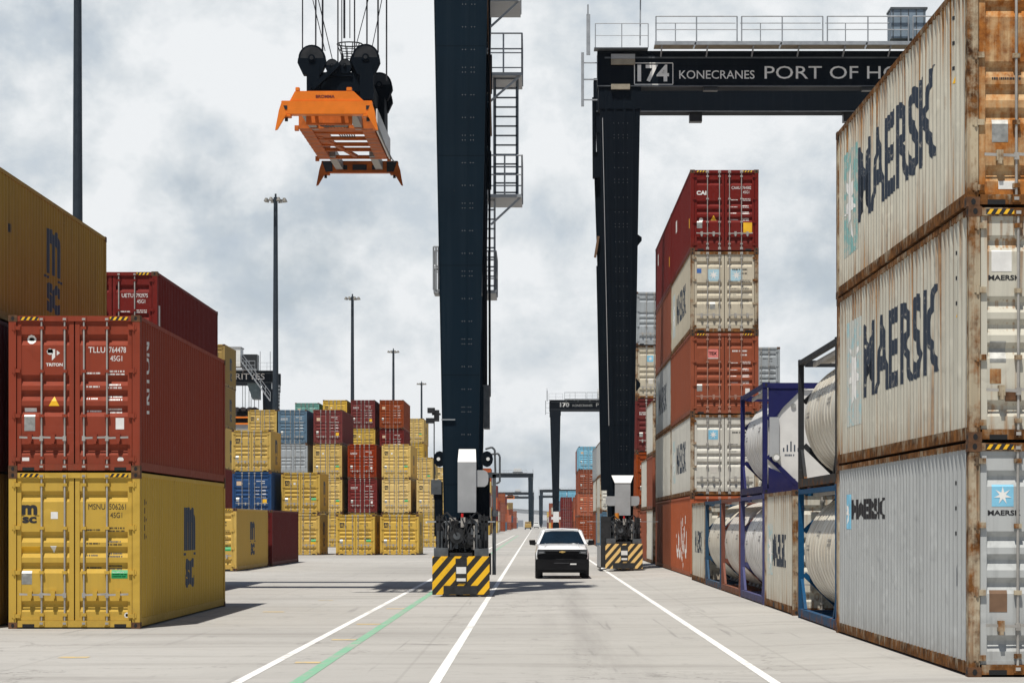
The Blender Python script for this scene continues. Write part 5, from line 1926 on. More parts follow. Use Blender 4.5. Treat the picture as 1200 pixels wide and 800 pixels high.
# text on the near end beam
me = shapes_mesh('lettering', [S_text('BROMMA', -0.29, 0.43, 0.50, 0.085, 0.035)], lambda u, v: Vector((u, -hy + 0.04 - 0.004, v)))
link('lettering', me, [plain('dark_red_lettering', (0.14, 0.02, 0.02), 0.5)], sp)
b = MB()          # main frame: centre box and cross members
fy = 3.15
for q in (-1, 1):
    b.box(q * 0.86 - 0.17, q * 0.86 + 0.17, -fy, fy, 0.06, 0.50, 0)
    for k in range(9):
        b.box(q * 0.86 - 0.18, q * 0.86 + 0.18, -fy + 0.35 + k * 0.7, -fy + 0.38 + k * 0.7, 0.05, 0.06, 1)
    b.box(q * 1.03, q * 1.14, -fy - 0.05, -fy + 0.10, 0.0, 0.14, 0)
    b.box(q * 1.03, q * 1.14, fy - 0.10, fy + 0.05, 0.0, 0.14, 0)
for y in (-fy + 0.05, -2.1, -0.9, 0.3, 1.4, fy - 0.1):
    b.box(-0.70, 0.70, y - 0.07, y + 0.07, 0.06, 0.16, 0)
b.box(-0.70, 0.70, -2.9, -1.7, 0.10, 0.14, 0)
b.box(-0.70, -0.30, -1.7, 0.6, 0.10, 0.14, 0)
b.bar((-0.6, -1.3, 0.12), (0.1, 2.9, 0.12), 0.12, 0.08, 0)
b.box(-0.60, 0.62, -hy + 0.6, -hy + 0.75, -0.18, 0.28, 0)
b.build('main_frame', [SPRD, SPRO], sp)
b = MB()          # telescopic beams
for q in (-1, 1):
    b.box(q * 0.62 - 0.11, q * 0.62 + 0.11, -hy + 0.34, -fy + 0.4, 0.08, 0.34)
    b.box(q * 0.62 - 0.11, q * 0.62 + 0.11, fy - 0.4, hy - 0.34, 0.08, 0.34)
    b.cyl((q * 0.35, -hy + 0.34, 0.2), (q * 0.30, -fy, 0.2), 0.05, n=8)
b.build('telescopic_beam', STEEL, sp)
b = MB()          # side plates (pale) and hydraulics
b.box(1.10, 1.14, -fy + 0.1, fy - 0.3, 0.02, 0.62, 1)
b.box(0.05, 0.42, -hy + 1.2, -hy + 1.9, -0.05, 0.30, 0)
b.box(-0.45, -0.1, -hy + 1.1, -hy + 1.5, 0.0, 0.18, 0)
for k in range(7):
    b.tube([(-0.5 + k * 0.14, -hy + 1.0, 0.2), (-0.35 + k * 0.1, -hy + 2.2, 0.02), (-0.1 + k * 0.08, -fy + 0.6, 0.16), (0.0 + k * 0.06, -0.5, 0.12)], 0.018, 6, 0)
b.tube([(1.12, -hy + 0.4, 0.25), (1.16, -fy, 0.1), (1.15, 0, 0.05), (1.16, fy, 0.08), (1.1, hy - 0.4, 0.3)], 0.02, 6, 0)
b.build('hydraulics', [MACH, PWHITE], sp, smooth=True, split=False)
# head block with sheaves
b = MB()
b.box(-0.62, 0.95, -2.5, -2.0, 1.20, 1.72)
b.box(-0.60, 0.95, -2.0, 2.3, 1.0, 1.50)
b.box(-0.86, -0.50, -2.62, -2.4, 0.95, 1.90)
b.box(0.62, 1.0, -2.62, -2.4, 0.95, 1.95)
b.prism([(-0.45, 1.6), (-0.05, 1.95), (0.10, 1.95), (0.42, 1.6)], -2.55, -2.1, 'xz')
for x_ in (-0.80, 0.80):
    b.box(x_ - 0.12, x_ + 0.12, -2.0, -1.7, 0.45, 1.1)
    b.box(x_ - 0.12, x_ + 0.12, 1.7, 2.0, 0.45, 1.1)
b.box(0.80, 1.12, 0.4, 1.9, 0.5, 1.5)
b.bar((-0.7, -2.66, 1.25), (0.05, -2.6, 1.95), 0.1, 0.12)
hb = b.build('head_block', CRANE2, sp)


def sheave(x, y, z, r, w):
    b = MB()
    b.cyl((x, y - w / 2, z), (x, y + w / 2, z), r, n=28, m=0)
    b.prism([(x - r * 1.02, z), (x + r * 1.02, z), (x + r * 1.06, z - r * 0.35), (x + r * 0.65, z - r * 1.22), (x - r * 0.65, z - r * 1.22), (x - r * 1.06, z - r * 0.35)], y - w / 2 - 0.02, y + w / 2 + 0.02, 'xz', 0)
    b.cyl((x, y - w / 2 - 0.06, z), (x, y - w / 2, z), r * 0.26, n=14, m=0)
    b.cyl((x, y - w / 2 - 0.08, z), (x, y - w / 2 - 0.05, z), r * 0.14, n=12, m=1)
    b.cyl((x, y - w / 2 - 0.012, z), (x, y - w / 2, z), r * 0.86, n=28, m=1)
    b.build('sheave', [CRANE2, MACH], sp, smooth=True)


sy = -2.45
ss = F / ((SY0 + SY1) / 2 + sy)


def spx(px):
    return PX(px, ss) - SX


def spz(py):
    return PZ(py, ss) - 12.75


sheave(spx(366), sy, spz(72), 0.375, 0.26)
sheave(spx(429), sy, spz(71), 0.375, 0.26)
sheave(spx(422), sy + 0.6, spz(72), 0.33, 0.26)
sheave(spx(389.5), sy, spz(80), 0.18, 0.2)
sheave(spx(404.5), sy, spz(80), 0.18, 0.2)
sheave(0.92, 1.2, 1.96, 0.37, 0.26)
sheave(0.92, 1.75, 1.66, 0.34, 0.26)
sheave(spx(372), 2.2, spz(90) + 0.3, 0.36, 0.26)
# cable basket
b = MB()
bx, by = spx(405), -0.9
for z, rr in ((spz(43), 0.36), (spz(50), 0.28), (spz(56), 0.24), (spz(62), 0.24), (spz(72), 0.25), (spz(80), 0.25)):
    pts = [(bx + math.cos(a) * rr, by + math.sin(a) * rr, z) for a in [k * math.pi / 8 for k in range(17)]]
    b.tube(pts, 0.02 if rr > 0.3 else 0.013, 6)
for k in range(10):
    a = k * math.pi / 5
    b.tube([(bx + math.cos(a) * 0.36, by + math.sin(a) * 0.36, spz(43)), (bx + math.cos(a) * 0.24, by + math.sin(a) * 0.24, spz(56)), (bx + math.cos(a) * 0.25, by + math.sin(a) * 0.25, spz(84))], 0.013, 6)
b.build('cable_basket', MACH, sp)
# hoist ropes belong to the crane
for xa_, ya_, xb_, yb_, rr in [(354.5, 66, 354.8, -280, 0.018), (370, 55, 370.5, -280, 0.022), (378, 60, 378.5, -280, 0.026), (396, 76, 396, -280, 0.02), (400.5, 76, 400.5, -280, 0.014), (403.5, 45, 403.5, -280, 0.03),
                             (410, 45, 410, -280, 0.013), (415.5, 60, 415.5, -280, 0.02), (430, 55, 430.3, -280, 0.022), (443, 62, 443, -280, 0.024), (453, 95, 453, -280, 0.022),
                             (390, 72, 340, -140, 0.013), (381, 60, 352, -60, 0.012), (417, 55, 455, -90, 0.012), (436, 56, 472, -120, 0.012)]:
    b = MB()
    yy = (SY0 + SY1) / 2 + sy
    xA, xB = PX(xa_, ss) + 1.97, PX(xb_, ss) + 1.97
    zA, zB = PZ(ya_, ss), min(PZ(yb_, ss), ZG1 + 0.6)
    if yb_ != -280:
        t_ = (zB - zA) / (PZ(yb_, ss) - zA)
        xB = xA + (xB - xA) * t_
    b.cyl((xA, yy - 69.0, zA), (xB, yy - 69.0, zB), rr, n=6)
    b.build('hoist_rope', ROPE, nc)

# right crane, number 174
s_f = F / 100.0
w_x = lambda px: PX(px, s_f) - 3.65
w_z = lambda py: PZ(py, s_f)
s_g = F / (103.5 - 3.56)
g_x = lambda px: PX(px, s_g) - 3.65
g_z = lambda py: PZ(py, s_g)
T174 = [('174', g_x(747), g_z(97.5), 1.32, 0.72, 0.028), ('KONECRANES', g_x(796), g_z(94), 3.15, 0.355, 0.004), ('PORT OF HOUSTON', g_x(896), g_z(94), 8.95, 0.535, 0.0)]
rc, rg = crane('gantry_crane', 'dark gantry crane with 174 on its girder standing right of the pickup', (3.65, 103.5, RISE), 1, LEG_R, 2, T174, True, CRANE2, 15.0, haz=HAZP)
b = MB()          # frame round the number
xa_, xb_, za_, zb_ = g_x(743.5), g_x(788.5), g_z(100.5), g_z(75.5)
for q in (0, 1):
    b.box(xa_, xb_, -3.564, -3.556, (za_, zb_)[q] - 0.018, (za_, zb_)[q] + 0.018)
    b.box((xa_, xb_)[q] - 0.018, (xa_, xb_)[q] + 0.018, -3.564, -3.556, za_ + 0.018, zb_ - 0.018)
b.build('number_frame', WHT, rc)
b = MB()          # leg head plates, pale colours standing for sunlight on the flange
b.box(w_x(716), w_x(744), -3.72, -3.57, w_z(71.5), w_z(66), 0)
b.box(w_x(716), w_x(744), -3.70, -3.57, w_z(78), w_z(71.7), 1)
b.box(w_x(716), w_x(738), -3.70, -3.54, w_z(107), w_z(101), 1)
b.build('sunlit_leg_head_plate', [PGREY, WALK], rc)
b = MB()
for px_ in (833, 1019):
    b.box(g_x(px_) - 0.3, g_x(px_) + 0.3, -3.5, -3.1, ZG0 - 0.12, ZG0 + 0.0)
for px_ in (815, 995):
    x = PX(px_, 26.3) - 3.65
    b.box(x - 0.28, x + 0.28, 2.7, 3.2, ZG0 - 0.38, ZG0 + 0.01)
b.build('floodlight', MACH, rc)
b = MB()          # transformer cabinet on the walkway
b.box(g_x(1041), g_x(1081), -4.4, -3.3, ZG1 + 0.42, ZG1 + 1.62, 0)
b.box(g_x(1040), g_x(1083), -4.45, -3.25, ZG1 + 1.62, ZG1 + 1.70, 1)
for k in range(5):
    x = g_x(1043 + 9 * k)
    b.box(x - 0.02, x + 0.02, -4.42, -4.395, ZG1 + 0.42, ZG1 + 1.62, 1)
b.build('transformer_cabinet', [plain('blue_grey_cabinet', (0.20, 0.26, 0.32), 0.5), MGREEN], rc)
b = MB()
b.cyl((g_x(749.5), -4.0, ZG1 + 0.2), (g_x(750), -4.0, ZG1 + 2.25), 0.03, n=8, m=0)
for q in range(6):
    a = q * math.pi / 3
    b.cyl((g_x(755) + 0.16 * math.cos(a), -4.1, ZG1 + 2.27 + 0.12 * math.sin(a)), (g_x(755) + 0.20 * math.cos(a), -4.25, ZG1 + 2.25 + 0.14 * math.sin(a)), 0.085, n=10, m=1)
b.build('lamp_cluster', [RAIL, plain('brass_lamp', (0.45, 0.30, 0.15), 0.45, 0.2, 0.3)], rc)
b = MB()          # service pipe, cable guard and hinge lug on the lane side of the leg
b.bar((w_x(697.5), -2.3, w_z(205)), (w_x(697), -2.3, w_z(110)), 0.16, 0.2, 0)
b.box(w_x(695.5), w_x(701.5), -2.7, -2.2, w_z(206), w_z(176), 0)
b.bar((w_x(702), -2.5, w_z(275)), (w_x(698), -2.5, w_z(300)), 0.10, 0.14, 1)
b.bar((w_x(711), -2.4, w_z(575)), (w_x(705.5), -2.4, w_z(310)), 0.42, 0.3, 0)
b.bar((w_x(704.5), -2.3, w_z(312)), (w_x(701), -2.3, w_z(205)), 0.26, 0.2, 0)
b.bar((w_x(713.5), -3.56, w_z(500)), (w_x(706), -3.56, w_z(140)), 0.025, 0.03, 2)
b.build('cable_guard', [CRANE2, SBROWN, PGREY], rc)
b = MB()
b.prism([(0.62, w_z(290)), (0.62, w_z(275)), (0.82, w_z(279)), (0.82, w_z(283))], -3.4, -3.3, 'xz')
b.prism([(0.58, w_z(460)), (0.58, w_z(444)), (0.76, w_z(450)), (0.76, w_z(454))], -3.4, -3.3, 'xz')
b.build('lug', CRANE2, rc)
b = MB()          # grey T-shaped cover at the leg foot
b.hexa([(-0.32, -4.1, 2.25), (0.32, -4.1, 2.25), (0.32, -3.6, 2.25), (-0.32, -3.6, 2.25), (-0.32, -4.1, 3.60), (0.32, -4.1, 3.60), (0.32, -3.6, 3.60), (-0.32, -3.6, 3.60)], 0)
b.hexa([(-0.33, -4.12, 3.60), (0.33, -4.12, 3.60), (0.33, -3.6, 3.60), (-0.33, -3.6, 3.60), (-0.46, -3.78, 3.92), (0.46, -3.78, 3.92), (0.46, -3.6, 3.92), (-0.46, -3.6, 3.92)], 1)
b.build('cable_cover', [PGREY, PWHITE], rc)
b = MB()
for s in (-1, 1):
    b.prism([(s * 0.32, 2.65), (s * 0.58, 2.65), (s * 0.68, 2.72), (s * 0.70, 2.85), (s * 0.70, 2.98), (s * 0.66, 3.05), (s * 0.32, 3.05)], -4.0, -3.6, 'xz')
b.build('duct', PGREY, rc)
b = MB()          # side guard panels of the running gear, seen from the lane
b.box(-0.98, -0.94, -5.2, -0.5, 0.12, 1.0, 0)
b.box(-0.985, -0.938, -5.2, -0.5, 0.05, 0.12, 1)
b.box(-0.95, -0.55, -5.2, -5.12, 0.1, 2.2, 1)
b.box(-1.0, -0.93, -3.2, -0.8, 1.1, 2.6, 2)
b.build('side_guard', [PGREY, MACH, WALK], rc)
b = MB()
b.box(-1.5, 1.45, -4.6, -4.57, 1.98, 2.0)
b.build('thin_rail', RAIL, rc)
b = MB()
b.cyl((-0.25, -4.3, 2.1), (-0.25, -4.3, 2.35), 0.09, n=12)
b.build('beacon', plain('amber_lens', (0.7, 0.25, 0.03), 0.3), rc)

# crane 170 farther along the same lane
T170 = [('170', 0.62, ZG0 + 0.42, 1.5, 0.75, 0.05), ('KONECRANES', 2.65, ZG0 + 0.5, 3.15, 0.36, 0.004), ('PORT OF HOUSTON', 6.4, ZG0 + 0.5, 8.95, 0.55, 0.0)]
c170, _ = crane('gantry_crane', 'farther gantry crane with 170 on its girder seen above the pickup', (3.35, 385.0, RISE), 1, LEG_R, 0, T170, True, CRANE2, 9.0)
b = MB()
b.box(-0.45, 0.45, -4.1, -3.6, 2.2, 3.9)
b.box(-0.75, 0.75, -4.0, -3.6, 2.65, 3.05)
b.build('cable_cover', PWHITE, c170)
b = MB()
b.box(6.6, 8.0, -4.4, -3.2, ZG1 + 0.4, ZG1 + 1.8)
b.build('transformer_cabinet', PWHITE, c170)
# crane of the left block with part of a name on its girder
sA = F / 308.0
TRI = [('RITYES', -4.3, ZG0 + 0.42, 3.75, 0.78, 0.004)]
ca, _ = crane('gantry_crane', 'dark gantry crane behind the left stacks with white letters on its girder', (-34.3, 311.5, 0), -1, LEG_N, 0, TRI, True, CRANE2, 8.3, cab=False)
b = MB()
b.box(-7.2, -3.6, -4.2, -1.0, ZG1 + 0.6, ZG1 + 3.0, 0)
b.box(-7.3, -3.5, -4.3, -0.9, ZG1 + 3.0, ZG1 + 3.15, 1)
b.build('machinery_house', [PWHITE, PGREY], ca)
b = MB()
b.box(-3.4, -1.5, -3.8, -1.5, ZG1 + 0.2, ZG1 + 2.2)
b.build('machinery', MACH, ca)
b = MB()
b.bar((-3.4, -4.6, ZG1 + 1.2), (0.3, -4.6, ZG0 - 2.4), 0.5, 0.14, 0)
railing(b, (-3.4, -4.6, ZG1 + 1.3), (0.3, -4.6, ZG0 - 2.3), 1.0, 7, 0.04)
b.build('stair', RAIL, ca)
b = MB()
b.prism([(-2.9, ZG0), (-1.3, ZG0), (-1.3, ZG0 - 2.1), (-2.2, ZG0 - 2.1)], -3.0, -1.0, 'xz')
b.build('operator_cab', plain('cab_glass', (0.12, 0.18, 0.2), 0.2), ca)
b = MB()
for k in range(12):
    b.box(1.0, 1.35, -3.3, -3.2, ZG0 - 5.5 + k * 0.45, ZG0 - 5.25 + k * 0.45)
for x in (-1.2, 0.1, 1.0):
    b.box(x, x + 0.08, -3.3, -3.2, ZG1, ZG1 + 2.6)
b.build('ladder', RAIL, ca)
for px_ in (281, 284, 288.5, 291, 295, 300):
    b = MB()
    b.cyl((PX(px_, sA) + 34.3, -0.5, PZ(478, sA)), (PX(px_, sA) + 34.3, -0.5, ZG0), 0.04, n=5)
    b.build('hoist_rope', ROPE, ca)
sp2 = thing('container_spreader', 'distant orange spreader hanging from the left crane above the yellow stacks', 'spreader', (PX(286, sA), 310.5, PZ(503, sA)))
b = MB()
b.box(-1.3, 1.3, -6.1, 6.1, 0.7, 1.5)
b.box(-1.6, 1.6, -6.1, -5.7, 0.5, 1.3)
b.build('main_frame', SPRO, sp2)
b = MB()
b.box(-1.2, 1.2, -5.9, 5.9, 0.0, 0.5)
b.build('end_beam', PGREY, sp2)
for x in (-1.0, -0.2, 0.7, 1.3):
    b = MB()
    b.cyl((x, -2.0, 2.3), (x, -1.6, 2.3), 0.62, n=16)
    b.build('sheave', MACH, sp2)
b = MB()
b.box(-1.0, 1.3, -2, 2, 1.4, 2.4)
b.build('head_block', MACH, sp2)

# cranes at the far end
LEG_F = (-0.80, 0.80, -0.95, 0.95)
crane('gantry_crane', 'hazy blue grey gantry crane far off, left of the lane, the nearer of that pair', (-1.7, 930, 0), -1, LEG_F, 0, None, True, CRANE, 5.0)
crane('gantry_crane', 'hazy gantry crane seen through the legs of the nearer far left crane', (-1.7, 1480, 0), -1, LEG_F, 0, None, True, CRANE, 9.0)
crane('gantry_crane', 'low hazy gantry crane at the far left, smallest in the row', (-1.7, 1700, 0), -1, LEG_F, 0, None, True, CRANE, 12.0)
crane('gantry_crane', 'hazy gantry crane far off straight above the pickup, right of the lane', (3.6, 1370, RISE), 1, LEG_F, 0, None, True, CRANE, 9.0)
crane('gantry_crane', 'most distant hazy gantry crane right of the lane', (3.6, 1650, RISE), 1, LEG_F, 0, None, True, CRANE, 12.0)
sp3 = MB()
sp3.box(-1.3, 1.3, -6, 6, 0, 0.9, 0)
sp3.box(-1.1, 1.1, -2, 2, 0.9, 2.2, 1)
sp3.box(-1.6, 1.6, -6, -5.6, -0.3, 0.8, 0)
o = sp3.build('container_spreader', [SPRO, MACH])
o.location = (-9.6, 930, 12.0)
o['label'] = 'tiny orange spreader under the hazy crane far left of the lane'
o['category'] = 'spreader'

# ------------------------------------------------------------------ light poles
def light_pole(x, y, h, label):
    root = thing('light_pole', label, 'light pole', (x, y, 0), 'high mast light poles in a row')
    b = MB()
    b.cyl((0, 0, 0), (0, 0, h), 0.36, 0.20, n=16)
    b.cyl((0, 0, 0), (0, 0, 0.4), 0.55, n=16)
    b.build('mast', POLEM, root, smooth=True)
    b = MB()
    b.lathe([(0.55, h - 0.35), (0.62, h - 0.35), (0.62, h - 0.22), (0.55, h - 0.22), (0.55, h - 0.35)], (0, 0, 0), 'z', 20)
    for k in range(4):
        a = k * math.pi / 2
        b.cyl((0, 0, h - 0.3), (math.cos(a) * 0.6, math.sin(a) * 0.6, h - 0.3), 0.04, n=6)
    b.cyl((0, 0, h), (0, 0, h + 0.35), 0.10, n=8)
    b.build('lamp_ring', POLEM, root)
    for k in range(8):
        a = (k + 0.5) * math.pi / 4
        c, s_ = math.cos(a), math.sin(a)
        b = MB()
        b.cyl((c * 0.62, s_ * 0.62, h - 0.28), (c * 0.95, s_ * 0.95, h - 0.28), 0.04, n=6)
        b.cyl((c * 0.95, s_ * 0.95, h - 0.12), (c * 1.0, s_ * 1.0, h - 0.46), 0.13, 0.24, n=12)
        b.build('floodlight', LAMPM, root)


light_pole(PX(91, F / 133), 133, 35, 'dark tall light pole rising behind the ochre container, top out of view')
light_pole(PX(323, F / 239), 239, 34.6, 'dark light pole with lamp crown above the left block, nearest with visible top')
light_pole(PX(413, F / 343), 343, 34.6, 'light pole above the red stacks, second with visible top')
light_pole(PX(461, F / 449), 449, 34.6, 'light pole above the rust topped stack, third with visible top')
light_pole(PX(494, F / 552), 552, 34.6, 'farthest light pole just left of the near crane leg')

# ------------------------------------------------------------------ pickup
PK = thing('pickup_truck', 'white pickup truck with black grille driving toward the viewer in the lane', 'pickup', (0.965, F / 33.1, 0))
CARW = plain('white_car_paint', (0.82, 0.82, 0.82), 0.22, 0.0, 0.02, 0.6)
CARW.node_tree.nodes['Principled BSDF'].inputs['Coat Weight'].default_value = 0.6
BLKP = plain('black_trim', (0.009, 0.009, 0.010), 0.45, 0, 0.2, 0.15)
BLKG = plain('black_grille', (0.004, 0.004, 0.005), 0.5, 0, 0.3, 0.1, 12)
GLASS = plain('tinted_glass', (0.006, 0.014, 0.024), 0.05, 0, 0.3, 0.28, 1.5)


def loft(rings, m=0, cap=True):
    b = MB()
    n = len(rings[0])
    vs = [p for r_ in rings for p in r_]
    fs = []
    for i in range(len(rings) - 1):
        for k in range(n):
            fs.append((i * n + k, i * n + (k + 1) % n, (i + 1) * n + (k + 1) % n, (i + 1) * n + k))
    if cap:
        fs += [tuple(range(n)), tuple(reversed(range((len(rings) - 1) * n, len(rings) * n)))]
    b.add(vs, fs, m)
    return b


def ring(y, wb, wm, wt, zb, zm, zt, crown=0.03):
    """body cross section at y: half widths and heights"""
    right = [(wb, zb), (wm, zb + 0.12), (wm, zm), (wt, zt - 0.05), (wt - 0.08, zt), (wt * 0.5, zt + crown), ]
    pts = right + [(-x, z) for x, z in reversed(right)]
    return [(x, y, z) for x, z in pts]


body = loft([ring(0.10, 0.80, 0.86, 0.78, 0.40, 0.80, 1.02, 0.02), ring(0.22, 0.86, 0.92, 0.84, 0.36, 0.85, 1.10, 0.03), ring(0.8, 0.88, 0.945, 0.86, 0.34, 0.92, 1.16, 0.035), ring(1.45, 0.88, 0.945, 0.87, 0.34, 0.98, 1.22, 0.03),
             ring(1.7, 0.88, 0.935, 0.87, 0.34, 1.0, 1.23, 0.0), ring(3.6, 0.88, 0.935, 0.87, 0.34, 1.0, 1.24, 0.0), ring(3.75, 0.88, 0.94, 0.90, 0.36, 1.0, 1.24, 0.0), ring(5.3, 0.86, 0.93, 0.90, 0.42, 1.0, 1.26, 0.0)])
bo = body.build('body', CARW, PK, smooth=True)
cabm = loft([[(x, y_, z) for x, y_, z in [(0.86, 1.45, 1.20), (0.80, 1.60, 1.30), (-0.80, 1.60, 1.30), (-0.86, 1.45, 1.20)]],
             [(0.66, 2.15, 1.70), (0.62, 2.18, 1.745), (-0.62, 2.18, 1.745), (-0.66, 2.15, 1.70)],
             [(0.68, 2.5, 1.73), (0.58, 2.5, 1.80), (-0.58, 2.5, 1.80), (-0.68, 2.5, 1.73)],
             [(0.68, 3.2, 1.72), (0.58, 3.2, 1.79), (-0.58, 3.2, 1.79), (-0.68, 3.2, 1.72)],
             [(0.85, 3.62, 1.22), (0.74, 3.62, 1.26), (-0.74, 3.62, 1.26), (-0.85, 3.62, 1.22)]])
b = MB()
# cab shell: roof, pillars
rb = [(-0.885, 1.42, 1.20), (0.885, 1.42, 1.20), (0.70, 2.16, 1.69), (-0.70, 2.16, 1.69)]
roof = [[(-0.655, 2.14, 1.68), (-0.59, 2.16, 1.73), (0, 2.18, 1.755), (0.59, 2.16, 1.73), (0.655, 2.14, 1.68)],
        [(-0.67, 2.6, 1.70), (-0.59, 2.6, 1.765), (0, 2.6, 1.79), (0.59, 2.6, 1.765), (0.67, 2.6, 1.70)],
        [(-0.67, 3.35, 1.68), (-0.59, 3.35, 1.745), (0, 3.35, 1.77), (0.59, 3.35, 1.745), (0.67, 3.35, 1.68)]]
for i in range(2):
    for k in range(4):
        b.quad(roof[i][k], roof[i][k + 1], roof[i + 1][k + 1], roof[i + 1][k])
for s in (-1, 1):
    b.bar((s * 0.855, 1.42, 1.20), (s * 0.635, 2.15, 1.69), 0.085, 0.06)
    b.bar((s * 0.655, 2.12, 1.67), (s * 0.655, 3.4, 1.66), 0.06, 0.08)
    b.bar((s * 0.87, 2.55, 1.2), (s * 0.71, 2.6, 1.68), 0.04, 0.08)
    b.bar((s * 0.87, 3.55, 1.2), (s * 0.70, 3.38, 1.68), 0.05, 0.12)
b.bar((-0.62, 2.13, 1.69), (0.62, 2.13, 1.69), 0.06, 0.07)
b.bar((-0.7, 3.4, 1.70), (0.7, 3.4, 1.70), 0.06, 0.08)
b.build('cab_roof', CARW, PK, smooth=True)
b = MB()
ws = []
for k in range(7):
    q = -1 + 2 * k / 6
    ws.append(((q * 0.84, 1.40 - 0.10 * (1 - q * q), 1.205), (q * 0.62, 2.13 - 0.06 * (1 - q * q), 1.69)))
for (a0, a1), (c0, c1) in zip(ws[:-1], ws[1:]):
    b.quad(a0, c0, c1, a1)
b.build('windscreen', GLASS, PK, smooth=True)
b = MB()
for s in (-1, 1):
    b.quad((s * 0.862, 1.55, 1.23), (s * 0.862, 3.5, 1.23), (s * 0.655, 3.36, 1.66), (s * 0.655, 2.2, 1.66))
b.quad((-0.8, 3.54, 1.25), (0.8, 3.54, 1.25), (0.68, 3.37, 1.66), (-0.68, 3.37, 1.66))
b.build('side_window', GLASS, PK)
b = MB()          # front end: bumper, grille
b.prism([(-0.93, 0.42), (-0.88, 0.30), (0.88, 0.30), (0.93, 0.42), (0.955, 0.62), (0.93, 0.70), (-0.93, 0.70), (-0.955, 0.62)], -0.02, 0.35, 'xz')
b.prism([(-0.80, 0.30), (0.80, 0.30), (0.72, 0.22), (-0.72, 0.22)], 0.05, 0.4, 'xz')
b.box(-0.955, -0.90, 0.2, 1.0, 0.40, 0.66)
b.box(0.90, 0.955, 0.2, 1.0, 0.40, 0.66)
b.build('front_bumper', BLKP, PK, bevel=0.015)
b = MB()
b.prism([(-0.86, 0.70), (0.86, 0.70), (0.90, 0.80), (0.87, 1.04), (-0.87, 1.04), (-0.90, 0.80)], 0.03, 0.16, 'xz', 0)
for z in (0.74, 0.80, 0.86):
    b.box(-0.56, 0.56, 0.015, 0.04, z, z + 0.022, 0)
b.box(-0.60, 0.60, 0.012, 0.05, 0.985, 1.005, 1)
b.box(-0.22, 0.40, 0.01, 0.05, 0.688, 0.706, 1)
b.box(-0.30, 0.24, -0.03, 0.0, 0.555, 0.57, 1)
b.build('grille', [BLKG, plain('dark_chrome', (0.16, 0.16, 0.17), 0.3, 0.6)], PK)
b = MB()
b.prism([(-0.115, 0.935), (-0.095, 0.975), (-0.04, 0.975), (-0.04, 0.992), (0.04, 0.992), (0.04, 0.975), (0.115, 0.975), (0.095, 0.935), (0.04, 0.935), (0.04, 0.918), (-0.04, 0.918), (-0.04, 0.935)], 0.0, 0.03, 'xz')
b.build('emblem', plain('gold_emblem', (0.62, 0.42, 0.14), 0.3, 0.5), PK)
b = MB()
b.box(0.28, 0.50, -0.032, -0.02, 0.50, 0.55)
b.build('plate', PWHITE, PK)
for s in (-1, 1):
    b = MB()
    b.prism([(s * 0.60, 0.90), (s * 0.895, 0.86), (s * 0.875, 1.035), (s * 0.62, 1.01)], 0.01, 0.12, 'xz', 0)
    b.box(s * 0.66, s * 0.83, 0.0, 0.012, 0.91, 0.955, 1)
    b.build('headlight', [plain('lamp_lens', (0.06, 0.065, 0.075), 0.12, 0.2, 0.2, 0.6), plain('lamp_inner', (0.30, 0.31, 0.33), 0.2, 0.5)], PK)
    b = MB()
    b.box(s * 0.90, s * 0.96, 1.62, 1.70, 1.24, 1.28)
    b.prism([(s * 0.94, 1.17), (s * 1.16, 1.19), (s * 1.18, 1.36), (s * 0.96, 1.37)], 1.56, 1.70, 'xz')
    b.build('mirror', BLKP, PK, bevel=0.01)
    for y in (0.92, 4.15):
        b = MB()
        r_, w = 0.385, 0.27
        b.lathe([(r_ * 0.6, -w / 2 + 0.01), (r_ * 0.93, -w / 2), (r_, -w / 2 + 0.04), (r_, w / 2 - 0.04), (r_ * 0.93, w / 2), (r_ * 0.6, w / 2 - 0.01)], (0, 0, 0), 'x', 28)
        w_ = b.build('wheel', RUB, PK, smooth=True)
        w_.location = (s * 0.825, y, r_)
        b = MB()
        b.lathe([(0.0, -w / 2 + 0.05), (r_ * 0.58, -w / 2 + 0.04), (r_ * 0.61, -w / 2 + 0.01), (r_ * 0.61, w / 2 - 0.01), (r_ * 0.58, w / 2 - 0.04), (0.0, w / 2 - 0.05)], (0, 0, 0), 'x', 20)
        b.build('rim', MGREEN, w_, smooth=True)
        b = MB()          # wheel arch
        pts = [(y + math.cos(a) * 0.47, 0.40 + math.sin(a) * 0.47) for a in [k * math.pi / 10 for k in range(11)]]
        for p0, p1 in zip(pts[:-1], pts[1:]):
            b.bar((s * 0.935, p0[0], p0[1]), (s * 0.935, p1[0], p1[1]), 0.05, 0.06)
        b.build('wheel_arch', BLKP, PK)
b = MB()
b.box(-0.75, 0.75, 0.4, 5.0, 0.30, 0.42)
b.build('chassis', MACH, PK)
b = MB()
b.cyl((-0.50, 2.3, 1.77), (-0.50, 2.35, 2.15), 0.008, n=5)
b.cyl((0.50, 2.3, 1.77), (0.50, 2.35, 2.15), 0.008, n=5)
b.build('antenna', MACH, PK)


me = shapes_mesh('paper', [S_poly([(0.18, 1.225), (0.52, 1.225), (0.40, 1.265)])], lambda u, v: Vector((u, 1.37 + (v - 1.205) * 1.5 - 0.10 * (1 - (u / 0.84) ** 2) - 0.006, v)))
link('paper', me, [PWHITE], PK)
b = MB()
b.tube([(-0.5, 1.33, 1.215), (0.05, 1.38, 1.30)], 0.008, 5)
b.tube([(0.05, 1.29, 1.215), (0.6, 1.38, 1.29)], 0.008, 5)
b.build('wiper', BLKP, PK)
b = MB()
for s_ in (-1, 1):
    b.tube([(s_ * 0.62, 0.2, 1.125), (s_ * 0.56, 0.8, 1.192), (s_ * 0.60, 1.4, 1.245)], 0.012, 6)
b.build('hood_crease', CARW, PK)


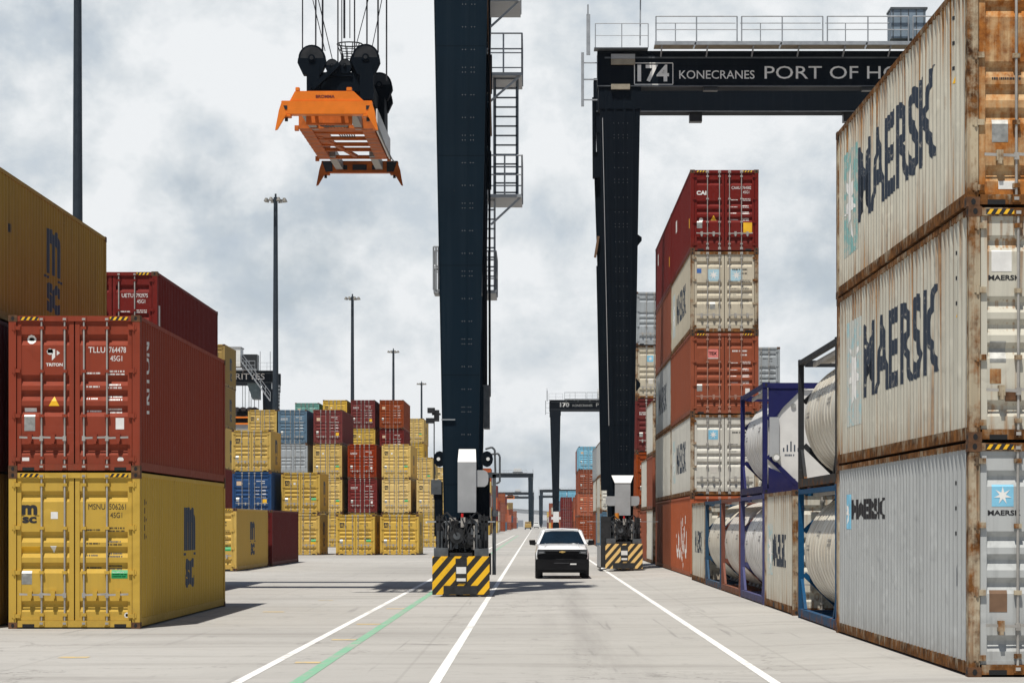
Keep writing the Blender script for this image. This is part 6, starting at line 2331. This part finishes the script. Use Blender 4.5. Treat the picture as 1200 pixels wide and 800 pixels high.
# ------------------------------------------------------------------ things at the far end
def yard_truck(x, y, label, colr):
    root = thing('yard_truck', label, 'truck', (x, y, 0), 'small trucks far down the lane')
    b = MB()
    b.box(-1.2, 1.2, 0, 1.9, 0.7, 2.0, 0)
    b.prism([(0, 2.0), (1.9, 2.0), (1.8, 2.9), (0.35, 2.9)], -1.1, 1.1, 'yz', 0)
    b.build('cab', colr, root)
    b = MB()
    b.box(-1.0, 1.0, 0.12, 0.2, 2.05, 2.7)
    b.build('windscreen', GLASS, root)
    b = MB()
    b.box(-1.15, 1.15, 2.2, 13.5, 1.1, 1.4)
    b.box(-1.2, 1.2, -0.1, 0.1, 0.4, 0.75)
    b.build('trailer', MACH, root)
    for s in (-1, 1):
        for yy in (0.7, 3.5, 11.5, 12.7):
            b = MB()
            b.cyl((s * 1.2, yy, 0.5), (s * 0.85, yy, 0.5), 0.5, n=14)
            b.build('wheel', RUB, root)


yard_truck(0.6, 1150, 'small white truck far off in the lane, left of the pickup roof', PWHITE)
yard_truck(-2.6, 880, 'small yellow truck far off beside the lane', plain('truck_yellow', (0.42, 0.27, 0.07), 0.6))
wh = thing('warehouse', 'pale distant warehouse low at the end of the lane', 'building', (-22, 1820, 0))
b = MB()
b.prism([(-60, 0), (60, 0), (60, 9), (0, 13.5), (-60, 9)], 0, 60, 'xz')
b.build('wall', plain('pale_metal_wall', (0.62, 0.63, 0.64), 0.6, 0, 0.05), wh)
b = MB()
b.prism([(-62, 9.3), (0, 13.9), (62, 9.3), (62, 9.8), (0, 14.5), (-62, 9.8)], -1, 61, 'xz')
b.build('roof', plain('grey_metal_roof', (0.42, 0.44, 0.46), 0.5, 0.1, 0.05), wh)
for k in range(6):
    b = MB()
    b.box(-50 + k * 19, -44 + k * 19, -0.2, -0.01, 0, 5)
    b.build('door', plain('grey_door', (0.25, 0.27, 0.3), 0.6), wh)

# ------------------------------------------------------------------ haze
b = MB()
b.box(-700, 700, -70, 2400, -1.2, 60)
hz = b.build('haze', [None])
hm = bpy.data.materials.new('haze_air')
hm.use_nodes = True
hn = hm.node_tree.nodes
hn.clear()
ho = hn.new('ShaderNodeOutputMaterial')
hv = hn.new('ShaderNodeVolumePrincipled')
hv.inputs['Color'].default_value = (0.80, 0.86, 0.92, 1)
hv.inputs['Density'].default_value = 0.00009
hv.inputs['Anisotropy'].default_value = 0.2
hm.node_tree.links.new(hv.outputs[0], ho.inputs['Volume'])
hz.material_slots[0].material = hm
struct(hz, 'stuff')
